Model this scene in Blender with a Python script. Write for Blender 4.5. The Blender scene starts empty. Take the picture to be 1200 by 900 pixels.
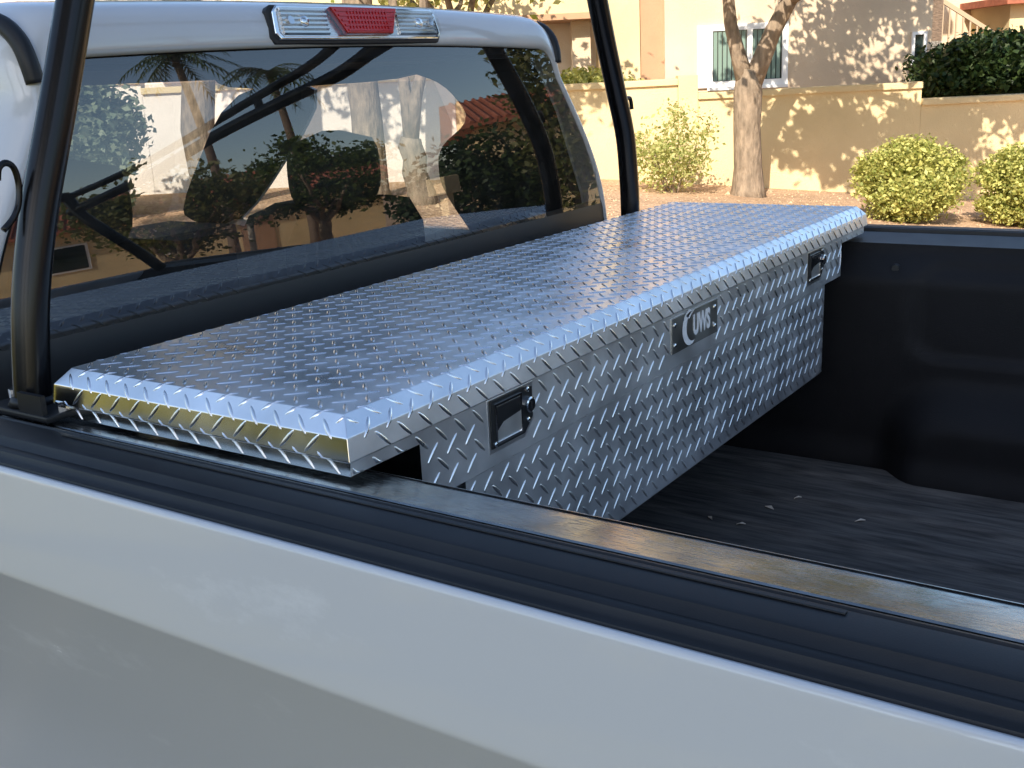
import bpy, bmesh, math, random
import numpy as np
from mathutils import Vector, Matrix
random.seed(7)
SC = bpy.context.scene
COL = SC.collection
R_ = math.radians

# ------------------------------------------------------------------ camera
Z0 = 1.47                                   # height of the tool box lid's lip above the street
CAM = np.array([1.242, -0.7714, 0.376 + Z0])
YAW, PITCH, ROLL = 2.17495, -0.27624, -0.05071
fw = np.array([math.cos(PITCH)*math.cos(YAW), math.cos(PITCH)*math.sin(YAW), math.sin(PITCH)])
rt = np.cross(fw, [0, 0, 1]); rt /= np.linalg.norm(rt)
up = np.cross(rt, fw)
rt2 = math.cos(ROLL)*rt + math.sin(ROLL)*up
up2 = -math.sin(ROLL)*rt + math.cos(ROLL)*up
cd = bpy.data.cameras.new('camera'); cam = bpy.data.objects.new('camera', cd); COL.objects.link(cam)
cd.sensor_fit = 'HORIZONTAL'; cd.sensor_width = 36; cd.lens = 1282.8/1200*36
cd.clip_start = 0.02; cd.clip_end = 5000
cam.matrix_world = Matrix(((rt2[0], up2[0], -fw[0], CAM[0]), (rt2[1], up2[1], -fw[1], CAM[1]),
                           (rt2[2], up2[2], -fw[2], CAM[2]), (0, 0, 0, 1)))
SC.camera = cam

# ------------------------------------------------------------------ sky and sun
SUN_AZ, SUN_EL = 286.0, 34.0                # direction the light comes from, maths azimuth
w = bpy.data.worlds.new('World'); SC.world = w; w.use_nodes = True
sky = w.node_tree.nodes.new('ShaderNodeTexSky'); sky.sky_type = 'NISHITA'; sky.sun_disc = False
sky.sun_elevation = R_(SUN_EL); sky.sun_rotation = R_(90 - SUN_AZ)
sky.air_density = 1.0; sky.dust_density = 0.9; sky.ozone_density = 1.0; sky.altitude = 200
w.node_tree.links.new(sky.outputs[0], w.node_tree.nodes['Background'].inputs[0])
w.node_tree.nodes['Background'].inputs[1].default_value = 0.12
sl = bpy.data.lights.new('sun', 'SUN'); sl.energy = 3.7; sl.angle = R_(0.53); sl.color = (1.0, 0.90, 0.76)
so = bpy.data.objects.new('sun', sl); COL.objects.link(so)
sd = Vector((math.cos(R_(SUN_AZ))*math.cos(R_(SUN_EL)), math.sin(R_(SUN_AZ))*math.cos(R_(SUN_EL)), math.sin(R_(SUN_EL))))
so.rotation_euler = sd.to_track_quat('Z', 'Y').to_euler(); so.location = sd*40
SC.view_settings.view_transform = 'Standard'; SC.view_settings.look = 'None'
SC.view_settings.exposure = 1.2; SC.view_settings.gamma = 1.0
SC.cycles.max_bounces = 8; SC.cycles.transparent_max_bounces = 16
SC.cycles.caustics_reflective = False; SC.cycles.sample_clamp_indirect = 4.0

# ------------------------------------------------------------------ materials
def mat(name, col=(.5, .5, .5), rough=.5, metal=0., spec=.5, coat=0., var=0., vscale=8., bump=0., bscale=60.,
        stretch=None, col2=None, detail=4., bdist=.002):
    m = bpy.data.materials.new(name); m.use_nodes = True; nt = m.node_tree; b = nt.nodes['Principled BSDF']
    b.inputs['Base Color'].default_value = (*col, 1); b.inputs['Roughness'].default_value = rough
    b.inputs['Metallic'].default_value = metal; b.inputs['Specular IOR Level'].default_value = spec
    b.inputs['Coat Weight'].default_value = coat; b.inputs['Coat Roughness'].default_value = .06
    tc = nt.nodes.new('ShaderNodeTexCoord'); mp = nt.nodes.new('ShaderNodeMapping')
    nt.links.new(tc.outputs['Object'], mp.inputs[0])
    if stretch: mp.inputs['Scale'].default_value = stretch
    if var or col2:
        n = nt.nodes.new('ShaderNodeTexNoise'); n.inputs['Scale'].default_value = vscale; n.inputs['Detail'].default_value = detail
        nt.links.new(mp.outputs[0], n.inputs['Vector'])
        r = nt.nodes.new('ShaderNodeValToRGB'); c2 = col2 or tuple(c*(1-var) for c in col)
        c1 = col if col2 else tuple(min(1, c*(1+var)) for c in col)
        r.color_ramp.elements[0].position = .32; r.color_ramp.elements[1].position = .68
        r.color_ramp.elements[0].color = (*c2, 1); r.color_ramp.elements[1].color = (*c1, 1)
        nt.links.new(n.outputs['Fac'], r.inputs[0]); nt.links.new(r.outputs[0], b.inputs['Base Color'])
    if bump:
        n = nt.nodes.new('ShaderNodeTexNoise'); n.inputs['Scale'].default_value = bscale; n.inputs['Detail'].default_value = 5
        nt.links.new(mp.outputs[0], n.inputs['Vector'])
        bp = nt.nodes.new('ShaderNodeBump'); bp.inputs['Strength'].default_value = bump; bp.inputs['Distance'].default_value = bdist
        nt.links.new(n.outputs['Fac'], bp.inputs['Height']); nt.links.new(bp.outputs[0], b.inputs['Normal'])
    return m

def leafmat(name, c1, c2, trans=.35):
    m = bpy.data.materials.new(name); m.use_nodes = True; nt = m.node_tree; b = nt.nodes['Principled BSDF']
    out = nt.nodes['Material Output']
    g = nt.nodes.new('ShaderNodeNewGeometry'); r = nt.nodes.new('ShaderNodeValToRGB')
    r.color_ramp.elements[0].color = (*c1, 1); r.color_ramp.elements[1].color = (*c2, 1)
    nt.links.new(g.outputs['Random Per Island'], r.inputs[0])
    nt.links.new(r.outputs[0], b.inputs['Base Color']); b.inputs['Roughness'].default_value = .5
    b.inputs['Specular IOR Level'].default_value = .3
    t = nt.nodes.new('ShaderNodeBsdfTranslucent'); hs = nt.nodes.new('ShaderNodeHueSaturation')
    hs.inputs['Saturation'].default_value = 1.1; hs.inputs['Value'].default_value = 1.5
    nt.links.new(r.outputs[0], hs.inputs['Color']); nt.links.new(hs.outputs[0], t.inputs[0])
    mx = nt.nodes.new('ShaderNodeMixShader'); mx.inputs[0].default_value = trans
    nt.links.new(b.outputs[0], mx.inputs[1]); nt.links.new(t.outputs[0], mx.inputs[2])
    nt.links.new(mx.outputs[0], out.inputs[0])
    return m

def glassmat(name, tint, f0=.08, rough=0., dust=.03):
    m = bpy.data.materials.new(name); m.use_nodes = True; nt = m.node_tree
    nt.nodes.remove(nt.nodes['Principled BSDF']); out = nt.nodes['Material Output']
    geo = nt.nodes.new('ShaderNodeNewGeometry')
    dp = nt.nodes.new('ShaderNodeVectorMath'); dp.operation = 'DOT_PRODUCT'
    nt.links.new(geo.outputs['Normal'], dp.inputs[0]); nt.links.new(geo.outputs['Incoming'], dp.inputs[1])
    def mth(op, a, b=None):
        n = nt.nodes.new('ShaderNodeMath'); n.operation = op; n.use_clamp = False
        for i, q in enumerate((a, b)):
            if q is None: continue
            if isinstance(q, (int, float)): n.inputs[i].default_value = q
            else: nt.links.new(q, n.inputs[i])
        return n.outputs[0]
    c = mth('ABSOLUTE', dp.outputs['Value'])
    fac = mth('ADD', mth('MULTIPLY', mth('POWER', mth('SUBTRACT', 1., c), 5.), 1-f0), f0)
    tr = nt.nodes.new('ShaderNodeBsdfTransparent'); tr.inputs[0].default_value = (*tint, 1)
    gl = nt.nodes.new('ShaderNodeBsdfGlossy'); gl.inputs['Roughness'].default_value = rough
    gl.inputs['Color'].default_value = (1, 1, 1, 1)
    mx = nt.nodes.new('ShaderNodeMixShader'); nt.links.new(fac, mx.inputs[0])
    nt.links.new(tr.outputs[0], mx.inputs[1]); nt.links.new(gl.outputs[0], mx.inputs[2])
    tc = nt.nodes.new('ShaderNodeTexCoord'); n1 = nt.nodes.new('ShaderNodeTexNoise'); n1.inputs['Scale'].default_value = 14; n1.inputs['Detail'].default_value = 10; n1.inputs['Roughness'].default_value = .75
    nt.links.new(tc.outputs['Object'], n1.inputs['Vector'])
    mr = nt.nodes.new('ShaderNodeMapRange'); mr.inputs['From Min'].default_value = .45; mr.inputs['From Max'].default_value = .8
    mr.inputs['To Min'].default_value = .004; mr.inputs['To Max'].default_value = dust; nt.links.new(n1.outputs['Fac'], mr.inputs[0])
    df = nt.nodes.new('ShaderNodeBsdfDiffuse'); df.inputs[0].default_value = (.6, .57, .52, 1)
    m2 = nt.nodes.new('ShaderNodeMixShader'); nt.links.new(mr.outputs[0], m2.inputs[0])
    nt.links.new(mx.outputs[0], m2.inputs[1]); nt.links.new(df.outputs[0], m2.inputs[2]); nt.links.new(m2.outputs[0], out.inputs[0])
    return m

def paintmat(name, col):
    """white car paint under clear coat with rubbed, slightly chalky smudges"""
    m = mat(name, col, .32, coat=1., spec=.5, bump=.012, bscale=900, bdist=.0005)
    nt = m.node_tree; b = nt.nodes['Principled BSDF']
    tc = nt.nodes.new('ShaderNodeTexCoord'); mp = nt.nodes.new('ShaderNodeMapping'); mp.inputs['Scale'].default_value = (1., 1., 2.6)
    nt.links.new(tc.outputs['Object'], mp.inputs[0])
    n1 = nt.nodes.new('ShaderNodeTexNoise'); n1.inputs['Scale'].default_value = 9; n1.inputs['Detail'].default_value = 9; n1.inputs['Roughness'].default_value = .72
    n2 = nt.nodes.new('ShaderNodeTexNoise'); n2.inputs['Scale'].default_value = 3; n2.inputs['Detail'].default_value = 2
    for n in (n1, n2): nt.links.new(mp.outputs[0], n.inputs['Vector'])
    mu = nt.nodes.new('ShaderNodeMath'); mu.operation = 'MULTIPLY'
    nt.links.new(n1.outputs['Fac'], mu.inputs[0]); nt.links.new(n2.outputs['Fac'], mu.inputs[1])
    r = nt.nodes.new('ShaderNodeValToRGB'); r.color_ramp.elements[0].position = .33; r.color_ramp.elements[1].position = .46
    r.color_ramp.elements[0].color = (*col, 1); r.color_ramp.elements[1].color = (*[min(1, c*1.17) for c in col], 1)
    nt.links.new(mu.outputs[0], r.inputs[0])
    vo = nt.nodes.new('ShaderNodeTexVoronoi'); vo.inputs['Scale'].default_value = 11; vo.inputs['Randomness'].default_value = 1
    nt.links.new(tc.outputs['Object'], vo.inputs['Vector'])
    lt_ = nt.nodes.new('ShaderNodeMath'); lt_.operation = 'LESS_THAN'; lt_.inputs[1].default_value = .022; nt.links.new(vo.outputs['Distance'], lt_.inputs[0])
    sp = nt.nodes.new('ShaderNodeMix'); sp.data_type = 'RGBA'; sp.inputs[7].default_value = (.22, .20, .18, 1)
    nt.links.new(lt_.outputs[0], sp.inputs[0]); nt.links.new(r.outputs[0], sp.inputs[6]); nt.links.new(sp.outputs[2], b.inputs['Base Color'])
    r2 = nt.nodes.new('ShaderNodeMapRange'); r2.inputs['From Min'].default_value = .3; r2.inputs['From Max'].default_value = .48
    r2.inputs['To Min'].default_value = .03; r2.inputs['To Max'].default_value = .32
    nt.links.new(mu.outputs[0], r2.inputs[0]); nt.links.new(r2.outputs[0], b.inputs['Coat Roughness'])
    return m

def metalmat(name, col, rough, wav=.05, wscale=7., scratch=0., var=.06, rv=.36):
    m = mat(name, col, rough, 1., var=var, vscale=14., detail=8)
    nt = m.node_tree; b = nt.nodes['Principled BSDF']
    tc = nt.nodes.new('ShaderNodeTexCoord')
    n = nt.nodes.new('ShaderNodeTexNoise'); n.inputs['Scale'].default_value = wscale; n.inputs['Detail'].default_value = 2
    nt.links.new(tc.outputs['Object'], n.inputs['Vector'])
    bp = nt.nodes.new('ShaderNodeBump'); bp.inputs['Strength'].default_value = wav; bp.inputs['Distance'].default_value = .05
    nt.links.new(n.outputs['Fac'], bp.inputs['Height'])
    nr = nt.nodes.new('ShaderNodeTexNoise'); nr.inputs['Scale'].default_value = 160; nr.inputs['Detail'].default_value = 4
    nt.links.new(tc.outputs['Object'], nr.inputs['Vector'])
    bp2 = nt.nodes.new('ShaderNodeBump'); bp2.inputs['Strength'].default_value = .12; bp2.inputs['Distance'].default_value = .0006
    nt.links.new(nr.outputs['Fac'], bp2.inputs['Height']); nt.links.new(bp.outputs[0], bp2.inputs['Normal'])
    nt.links.new(bp2.outputs[0], b.inputs['Normal'])
    mr = nt.nodes.new('ShaderNodeMapRange'); mr.inputs['From Min'].default_value = .3; mr.inputs['From Max'].default_value = .7
    mr.inputs['To Min'].default_value = rough*(1-rv*.9); mr.inputs['To Max'].default_value = rough*(1+rv*1.1)
    n3 = nt.nodes.new('ShaderNodeTexNoise'); n3.inputs['Scale'].default_value = 11; n3.inputs['Detail'].default_value = 7
    nt.links.new(tc.outputs['Object'], n3.inputs['Vector']); nt.links.new(n3.outputs['Fac'], mr.inputs[0])
    nt.links.new(mr.outputs[0], b.inputs['Roughness'])
    if scratch:
        mp = nt.nodes.new('ShaderNodeMapping'); mp.inputs['Scale'].default_value = (5, 60, 60); mp.inputs['Rotation'].default_value = (0, 0, .5)
        nt.links.new(tc.outputs['Object'], mp.inputs[0])
        s = nt.nodes.new('ShaderNodeTexNoise'); s.inputs['Scale'].default_value = 5; s.inputs['Detail'].default_value = 8; s.inputs['Distortion'].default_value = 2.5
        nt.links.new(mp.outputs[0], s.inputs['Vector'])
        m2 = nt.nodes.new('ShaderNodeMapRange'); m2.inputs['From Min'].default_value = .5; m2.inputs['From Max'].default_value = .72
        m2.inputs['To Min'].default_value = 0; m2.inputs['To Max'].default_value = scratch
        nt.links.new(s.outputs['Fac'], m2.inputs[0])
        ad = nt.nodes.new('ShaderNodeMath'); ad.operation = 'ADD'
        nt.links.new(mr.outputs[0], ad.inputs[0]); nt.links.new(m2.outputs[0], ad.inputs[1]); nt.links.new(ad.outputs[0], b.inputs['Roughness'])
    return m

M = {}
M['sheet'] = metalmat('tread_sheet', (.95, .95, .94), .33, .07, 6., var=.1, rv=.25)
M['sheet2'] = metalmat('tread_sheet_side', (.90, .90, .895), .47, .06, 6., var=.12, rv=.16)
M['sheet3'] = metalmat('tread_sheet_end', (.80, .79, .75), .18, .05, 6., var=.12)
M['bar2'] = metalmat('tread_bar_side', (.93, .93, .92), .33, .0, 6.)
M['bar'] = metalmat('tread_bar', (.92, .92, .92), .25, .0, 6.)
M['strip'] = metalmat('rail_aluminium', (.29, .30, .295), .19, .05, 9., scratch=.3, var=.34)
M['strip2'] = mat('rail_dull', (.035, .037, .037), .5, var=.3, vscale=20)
M['chrome'] = metalmat('chrome', (.85, .86, .87), .07, 0.)
M['paint'] = paintmat('white_paint', (.54, .552, .565))
M['cap'] = mat('cap_plastic', (.009, .010, .012), .45, spec=.35, bump=.25, bscale=900, bdist=.0006, var=.25, vscale=9)
M['rubber'] = mat('black_rubber', (.012, .012, .013), .6)
M['tube'] = mat('black_tube', (.004, .004, .005), .24, coat=.0, spec=.3, bump=.02, bscale=200)
M['liner'] = mat('bed_liner', (.008, .008, .009), .7, spec=.25, bump=.4, bscale=420, bdist=.001, var=.2, vscale=5)
M['mat'] = mat('bed_mat', (.12, .112, .103), .85, bump=.6, bscale=30, bdist=.004, col2=(.032, .031, .030), vscale=9, stretch=(1., 9., 1.), detail=9)
M['interior'] = mat('cab_interior', (.014, .014, .016), .8, var=.15)
M['seat'] = mat('seat_cloth', (.02, .021, .025), .8, bump=.2, bscale=300)
M['latch'] = mat('latch_black', (.02, .021, .022), .34)
M['pan'] = metalmat('latch_pan', (.75, .75, .73), .45, 0.)
M['paddle'] = metalmat('latch_paddle', (.16, .165, .17), .3, 0.)
M['glass'] = glassmat('rear_glass', (.62, .62, .62), .115)
M['glass2'] = glassmat('clear_glass', (.82, .86, .86), .05)
M['clear'] = glassmat('lamp_clear', (.97, .97, .96), .035)
M['red'] = mat('red_lens', (.50, .006, .005), .25, coat=.3)
M['reflector'] = metalmat('lamp_reflector', (.72, .70, .67), .2, 0.)
M['tyre'] = mat('tyre', (.02, .02, .02), .8)
M['logo'] = mat('logo_paint', (.75, .76, .77), .4)
M['plate'] = metalmat('logo_plate', (.42, .42, .40), .42, .0)
M['stucco'] = mat('stucco', (.70, .55, .315), .9, spec=.2, var=.10, vscale=.9, bump=.7, bscale=60, bdist=.012, detail=9)
M['stucco2'] = mat('stucco_shade_tone', (.62, .49, .345), .9, spec=.2, var=.11, vscale=.8, bump=.7, bscale=60, bdist=.012, detail=9)  # stucco copy for shaded faces, the pinkish shade put into its colour
M['stucco3'] = mat('stucco_brown', (.46, .28, .17), .9, spec=.2, var=.06, vscale=2, bump=.5, bscale=45, bdist=.01)
M['stucco4'] = mat('stucco_pale', (.80, .72, .64), .9, spec=.2, var=.05, vscale=1.2, bump=.5, bscale=45, bdist=.01)
M['trim'] = mat('white_trim', (.80, .80, .78), .5, var=.03)
M['pane'] = mat('window_pane', (.02, .03, .03), .06, coat=.5)
M['blind'] = mat('blind_slat', (.17, .25, .21), .7)
M['tile'] = mat('roof_tile', (.34, .11, .06), .8, var=.25, vscale=6)
M['bark'] = mat('bark', (.24, .18, .125), .9, var=.35, vscale=16, bump=.9, bscale=25, bdist=.03, stretch=(1, 1, .35))
M['bark2'] = mat('palm_bark', (.17, .12, .085), .9, var=.3, vscale=12, bump=.8, bscale=20, bdist=.03, stretch=(1, 1, 3))
M['rail'] = mat('rail_paint', (.42, .31, .2), .6)
M['concrete'] = mat('concrete', (.42, .38, .33), .85, var=.12, vscale=3, bump=.3, bscale=50)
M['stone'] = mat('stone', (.50, .36, .22), .9, var=.35, vscale=3, bump=.4, bscale=60)
M['leafA'] = leafmat('leaf_green', (.035, .065, .014), (.11, .15, .035))
M['leafB'] = leafmat('leaf_yellowgreen', (.17, .20, .04), (.64, .60, .20), .3)
M['leafC'] = leafmat('leaf_dark', (.012, .030, .009), (.055, .085, .022), .2)
M['leafD'] = leafmat('leaf_olive', (.06, .085, .02), (.19, .18, .06), .4)
M['leafE'] = leafmat('leaf_grey', (.12, .16, .10), (.26, .29, .19), .3)
M['leafF'] = leafmat('leaf_fern', (.22, .27, .07), (.55, .52, .22), .4)
M['palm'] = leafmat('palm_leaf', (.03, .06, .015), (.10, .13, .04), .25)

def gravelmat():
    m = mat('gravel', (.5, .3, .17), .95, spec=.2); nt = m.node_tree; b = nt.nodes['Principled BSDF']
    tc = nt.nodes.new('ShaderNodeTexCoord')
    v = nt.nodes.new('ShaderNodeTexVoronoi'); v.inputs['Scale'].default_value = 22
    nt.links.new(tc.outputs['Object'], v.inputs['Vector'])
    n = nt.nodes.new('ShaderNodeTexNoise'); n.inputs['Scale'].default_value = 1.1; n.inputs['Detail'].default_value = 6
    nt.links.new(tc.outputs['Object'], n.inputs['Vector'])
    s = nt.nodes.new('ShaderNodeSeparateColor'); nt.links.new(v.outputs['Color'], s.inputs[0])
    r = nt.nodes.new('ShaderNodeValToRGB'); r.color_ramp.elements[0].color = (.52, .33, .20, 1); r.color_ramp.elements[1].color = (.70, .48, .31, 1)
    nt.links.new(s.outputs[0], r.inputs[0])
    mx = nt.nodes.new('ShaderNodeMix'); mx.data_type = 'RGBA'; mx.blend_type = 'MULTIPLY'; mx.inputs[0].default_value = .7
    r2 = nt.nodes.new('ShaderNodeValToRGB'); r2.color_ramp.elements[0].position = .3; r2.color_ramp.elements[1].position = .7
    r2.color_ramp.elements[0].color = (.62, .60, .58, 1); r2.color_ramp.elements[1].color = (1, 1, 1, 1)
    nt.links.new(n.outputs['Fac'], r2.inputs[0]); nt.links.new(r.outputs[0], mx.inputs[6]); nt.links.new(r2.outputs[0], mx.inputs[7])
    nt.links.new(mx.outputs[2], b.inputs['Base Color'])
    bp = nt.nodes.new('ShaderNodeBump'); bp.inputs['Strength'].default_value = .9; bp.inputs['Distance'].default_value = .03
    nt.links.new(v.outputs['Distance'], bp.inputs['Height']); nt.links.new(bp.outputs[0], b.inputs['Normal'])
    return m
M['gravel'] = gravelmat()
M['flake'] = mat('flake', (.62, .56, .47), .8)
M['lawn'] = mat('lawn', (.23, .185, .016), .9, spec=.1, col2=(.09, .09, .008), vscale=2.5, detail=8, bump=.8, bscale=60, bdist=.03)
M['asphalt'] = mat('asphalt', (.06, .058, .055), .9, spec=.3, var=.3, vscale=40, bump=.6, bscale=150, bdist=.006)

# ------------------------------------------------------------------ mesh helpers
class MB:
    """collects shapes; build() links them as one mesh object"""
    def __init__(s): s.v = []; s.f = []
    def add(s, vs, fs):
        o = len(s.v); s.v += [tuple(map(float, q)) for q in vs]; s.f += [tuple(i+o for i in f) for f in fs]; return s
    def box(s, lo, hi, fr=None):
        p = [(x, y, z) for x in (lo[0], hi[0]) for y in (lo[1], hi[1]) for z in (lo[2], hi[2])]
        if fr: p = [fr(*q) for q in p]
        return s.add(p, [(0, 1, 3, 2), (4, 6, 7, 5), (0, 4, 5, 1), (2, 3, 7, 6), (0, 2, 6, 4), (1, 5, 7, 3)])
    def tube(s, path, rad, n=12, cap=True):
        P = [Vector(q) for q in path]; k = len(P)
        if not hasattr(rad, '__len__'): rad = [rad]*k
        t0 = (P[1]-P[0]).normalized(); a = t0.orthogonal().normalized(); o = len(s.v)
        for i in range(k):
            t = ((P[min(i+1, k-1)]-P[i]).normalized() + (P[i]-P[max(i-1, 0)]).normalized()).normalized()
            a = (a - t*a.dot(t)).normalized(); b = t.cross(a)
            for j in range(n):
                an = 2*math.pi*j/n; s.v.append(tuple(P[i] + (a*math.cos(an)+b*math.sin(an))*rad[i]))
        for i in range(k-1):
            for j in range(n):
                s.f.append((o+i*n+j, o+i*n+(j+1) % n, o+(i+1)*n+(j+1) % n, o+(i+1)*n+j))
        if cap:
            s.f.append(tuple(o+j for j in reversed(range(n)))); s.f.append(tuple(o+(k-1)*n+j for j in range(n)))
        return s
    def grid(s, fn, us, vs, flip=False):
        o = len(s.v); nu, nv = len(us), len(vs)
        for u in us:
            for v in vs: s.v.append(tuple(map(float, fn(u, v))))
        for i in range(nu-1):
            for j in range(nv-1):
                q = (o+i*nv+j, o+(i+1)*nv+j, o+(i+1)*nv+j+1, o+i*nv+j+1); s.f.append(q[::-1] if flip else q)
        return s
    def loft(s, rings, closed=True, caps=True):
        o = len(s.v); n = len(rings[0])
        for r in rings: s.v += [tuple(map(float, q)) for q in r]
        for i in range(len(rings)-1):
            for j in range(n if closed else n-1):
                s.f.append((o+i*n+j, o+i*n+(j+1) % n, o+(i+1)*n+(j+1) % n, o+(i+1)*n+j))
        if caps and closed:
            s.f.append(tuple(o+j for j in reversed(range(n)))); s.f.append(tuple(o+(len(rings)-1)*n+j for j in range(n)))
        return s
    def prism(s, poly, lo, hi, fr):
        """poly: 2D points; fr(a, b, h) -> world"""
        n = len(poly)
        return s.loft([[fr(a, b, lo) for a, b in poly], [fr(a, b, hi) for a, b in poly]])
OFF = {}
def link(name, me, material, parent):
    ob = bpy.data.objects.new(name, me); COL.objects.link(ob)
    if material: me.materials.append(M[material] if isinstance(material, str) else material)
    if parent: ob.parent = parent; OFF[ob.name] = OFF[parent.name]
    else: OFF[ob.name] = Vector((0, 0, 0))
    return ob
def build(name, mb, material, parent=None, smooth=False, bevel=0., seg=2, angle=None, origin=None, fixn=True):
    off = OFF[parent.name] if parent else Vector(origin or (0, 0, 0))
    me = bpy.data.meshes.new(name)
    me.from_pydata([(v[0]-off[0], v[1]-off[1], v[2]-off[2]) for v in mb.v], [], mb.f)
    if bevel or fixn:
        bm = bmesh.new(); bm.from_mesh(me)
        bmesh.ops.recalc_face_normals(bm, faces=bm.faces)
        if bevel:
            es = [e for e in bm.edges if len(e.link_faces) == 2 and e.calc_face_angle(0) > R_(25)]
            bmesh.ops.bevel(bm, geom=es, offset=bevel, offset_type='OFFSET', segments=seg, profile=.6, affect='EDGES', clamp_overlap=True)
        bm.to_mesh(me); bm.free()
    if smooth: me.shade_smooth()
    if angle: me.set_sharp_from_angle(angle=R_(angle)) if hasattr(me, 'set_sharp_from_angle') else None
    ob = link(name, me, material, parent)
    if not parent: ob.location = off; OFF[ob.name] = off.copy()
    return ob
def tag(o, label=None, cat=None, group=None, kind=None):
    for k, v in (('label', label), ('category', cat), ('group', group), ('kind', kind)):
        if v: o[k] = v
    return o
def thing(name, loc, label, cat, group=None):
    o = bpy.data.objects.new(name, None); COL.objects.link(o); o.location = loc; o.empty_display_size = .2
    OFF[o.name] = Vector(loc); return tag(o, label, cat, group)
def T(x, y, z): return (x, y, z+Z0)
def sstep(a, b, x):
    t = min(1, max(0, (x-a)/(b-a))); return t*t*(3-2*t)

# camera-independent frame of the far wall: l runs along the wall, d is the distance square to it
FX, FY = math.cos(YAW), math.sin(YAW); RX, RY = FY, -FX
def WL(l, d, z): return (CAM[0]+FX*d+RX*l, CAM[1]+FY*d+RY*l, z)
def ground(x, y):
    dx, dy = x-CAM[0], y-CAM[1]; d = dx*FX+dy*FY; l = dx*RX+dy*RY
    s = max(-.7, min(.42, .31-.105*(l-1.5)))
    z = s*sstep(9, 12.5, d)*sstep(5, 8, y)
    return z - .5*sstep(9, 24, x)*sstep(4, 7, y)

# ------------------------------------------------------------------ ground
ax = [-2500, -600, -200, -90] + list(np.arange(-60, 60.1, 1.)) + [90, 200, 600, 2500]
g = MB().grid(lambda x, y: (x, y, ground(x, y)), ax, ax)
tag(build('ground', g, 'gravel', smooth=True, fixn=False), kind='structure')
g = MB().grid(lambda x, y: (x, y, .006), list(np.arange(-60, 61, 4.)), [-1.3, 0, 4.2])
tag(build('road', g, 'asphalt', fixn=False), kind='structure')
for yy in (4.2,):
    k = MB().box((-60, yy, -.1), (60, yy+.15, .13))
    tag(build('kerb', k, 'concrete', bevel=.02), kind='structure')
g = MB().grid(lambda x, y: (x, y, .012), list(np.arange(-60, 61, 4.)), [-60, -30, -10, -1.3])
tag(build('lawn', g, 'lawn', fixn=False), kind='structure')
# loose stones on the planted strip
rng = np.random.default_rng(3)
st = MB()
for i in range(2600):
    l = rng.uniform(-1, 8.5); d = rng.uniform(10.5, 15.9); x, y, _ = WL(l, d, 0); z = ground(x, y)
    r = rng.uniform(.008, .022) if rng.random() < .97 else rng.uniform(.025, .05)
    a = rng.uniform(0, 6.28); q = [(x+r*math.cos(a+k*1.257)*rng.uniform(.7, 1.2), y+r*math.sin(a+k*1.257)*rng.uniform(.7, 1.2), z-.005) for k in range(5)]
    tp = (x+rng.uniform(-.3, .3)*r, y+rng.uniform(-.3, .3)*r, z+r*rng.uniform(.5, .9))
    st.add(q+[tp], [(k, (k+1) % 5, 5) for k in range(5)])
tag(build('gravel_stones', st, 'stone', fixn=False), 'loose tan stones scattered over the planted gravel strip', 'gravel', kind='stuff')

# ------------------------------------------------------------------ foliage
def leaves(n, cen, rad, clumps, size, rng, spread=.35, shell=.5, elong=1.8, up=.0, loose=1.3):
    """n leaf quads in clumps spread through an ellipsoid"""
    cen = np.array(cen, float); rad = np.array(rad, float)
    d = rng.normal(size=(clumps, 3)); d /= np.linalg.norm(d, axis=1)[:, None]
    rr = (shell + (1-shell)*rng.random(clumps))[:, None]
    cc = d*rr
    idx = rng.integers(0, clumps, n)
    off = rng.normal(size=(n, 3))*spread*(.6+.8*rng.random(clumps)[idx][:, None])
    P = cc[idx]+off
    ln = np.linalg.norm(P, axis=1)[:, None]; lim = loose-(loose-.9)*rng.random((n, 1)); P = np.where(ln > loose, P/ln*lim, P)
    P = cen+P*rad
    nrm = rng.normal(size=(n, 3)); nrm[:, 2] = np.abs(nrm[:, 2])+up; nrm /= np.linalg.norm(nrm, axis=1)[:, None]
    t = rng.normal(size=(n, 3)); t -= nrm*(t*nrm).sum(1)[:, None]; t /= np.linalg.norm(t, axis=1)[:, None]
    b = np.cross(nrm, t); s = size*(.6+.8*rng.random((n, 1)))
    V = np.stack([P-t*s*elong/2, P+b*s/2+nrm*s*.12, P+t*s*elong/2, P-b*s/2+nrm*s*.12], 1).reshape(-1, 3)
    return V
def crown_mesh(V, name, material, parent):
    off = OFF[parent.name]; me = bpy.data.meshes.new(name)
    V = V-np.array(off)[None]; n = len(V)//4
    me.vertices.add(len(V)); me.vertices.foreach_set('co', V.ravel())
    me.loops.add(n*4); me.loops.foreach_set('vertex_index', np.arange(n*4, dtype=np.int32))
    me.polygons.add(n); me.polygons.foreach_set('loop_start', np.arange(0, n*4, 4, dtype=np.int32))
    me.polygons.foreach_set('loop_total', np.full(n, 4, dtype=np.int32)); me.update()
    return link(name, me, material, parent)
def limb(mb, a, b, r0, r1, rng, wob=.06, k=6, n=8):
    a, b = Vector(a), Vector(b); L = (b-a).length; p = []; r = []
    for i in range(k+1):
        t = i/k; q = a.lerp(b, t)
        if 0 < i < k: q += Vector(rng.normal(size=3)*wob*L*.5)
        p.append(q); r.append(r0*(1-t)+r1*t)
    mb.tube(p, r, n)
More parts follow.
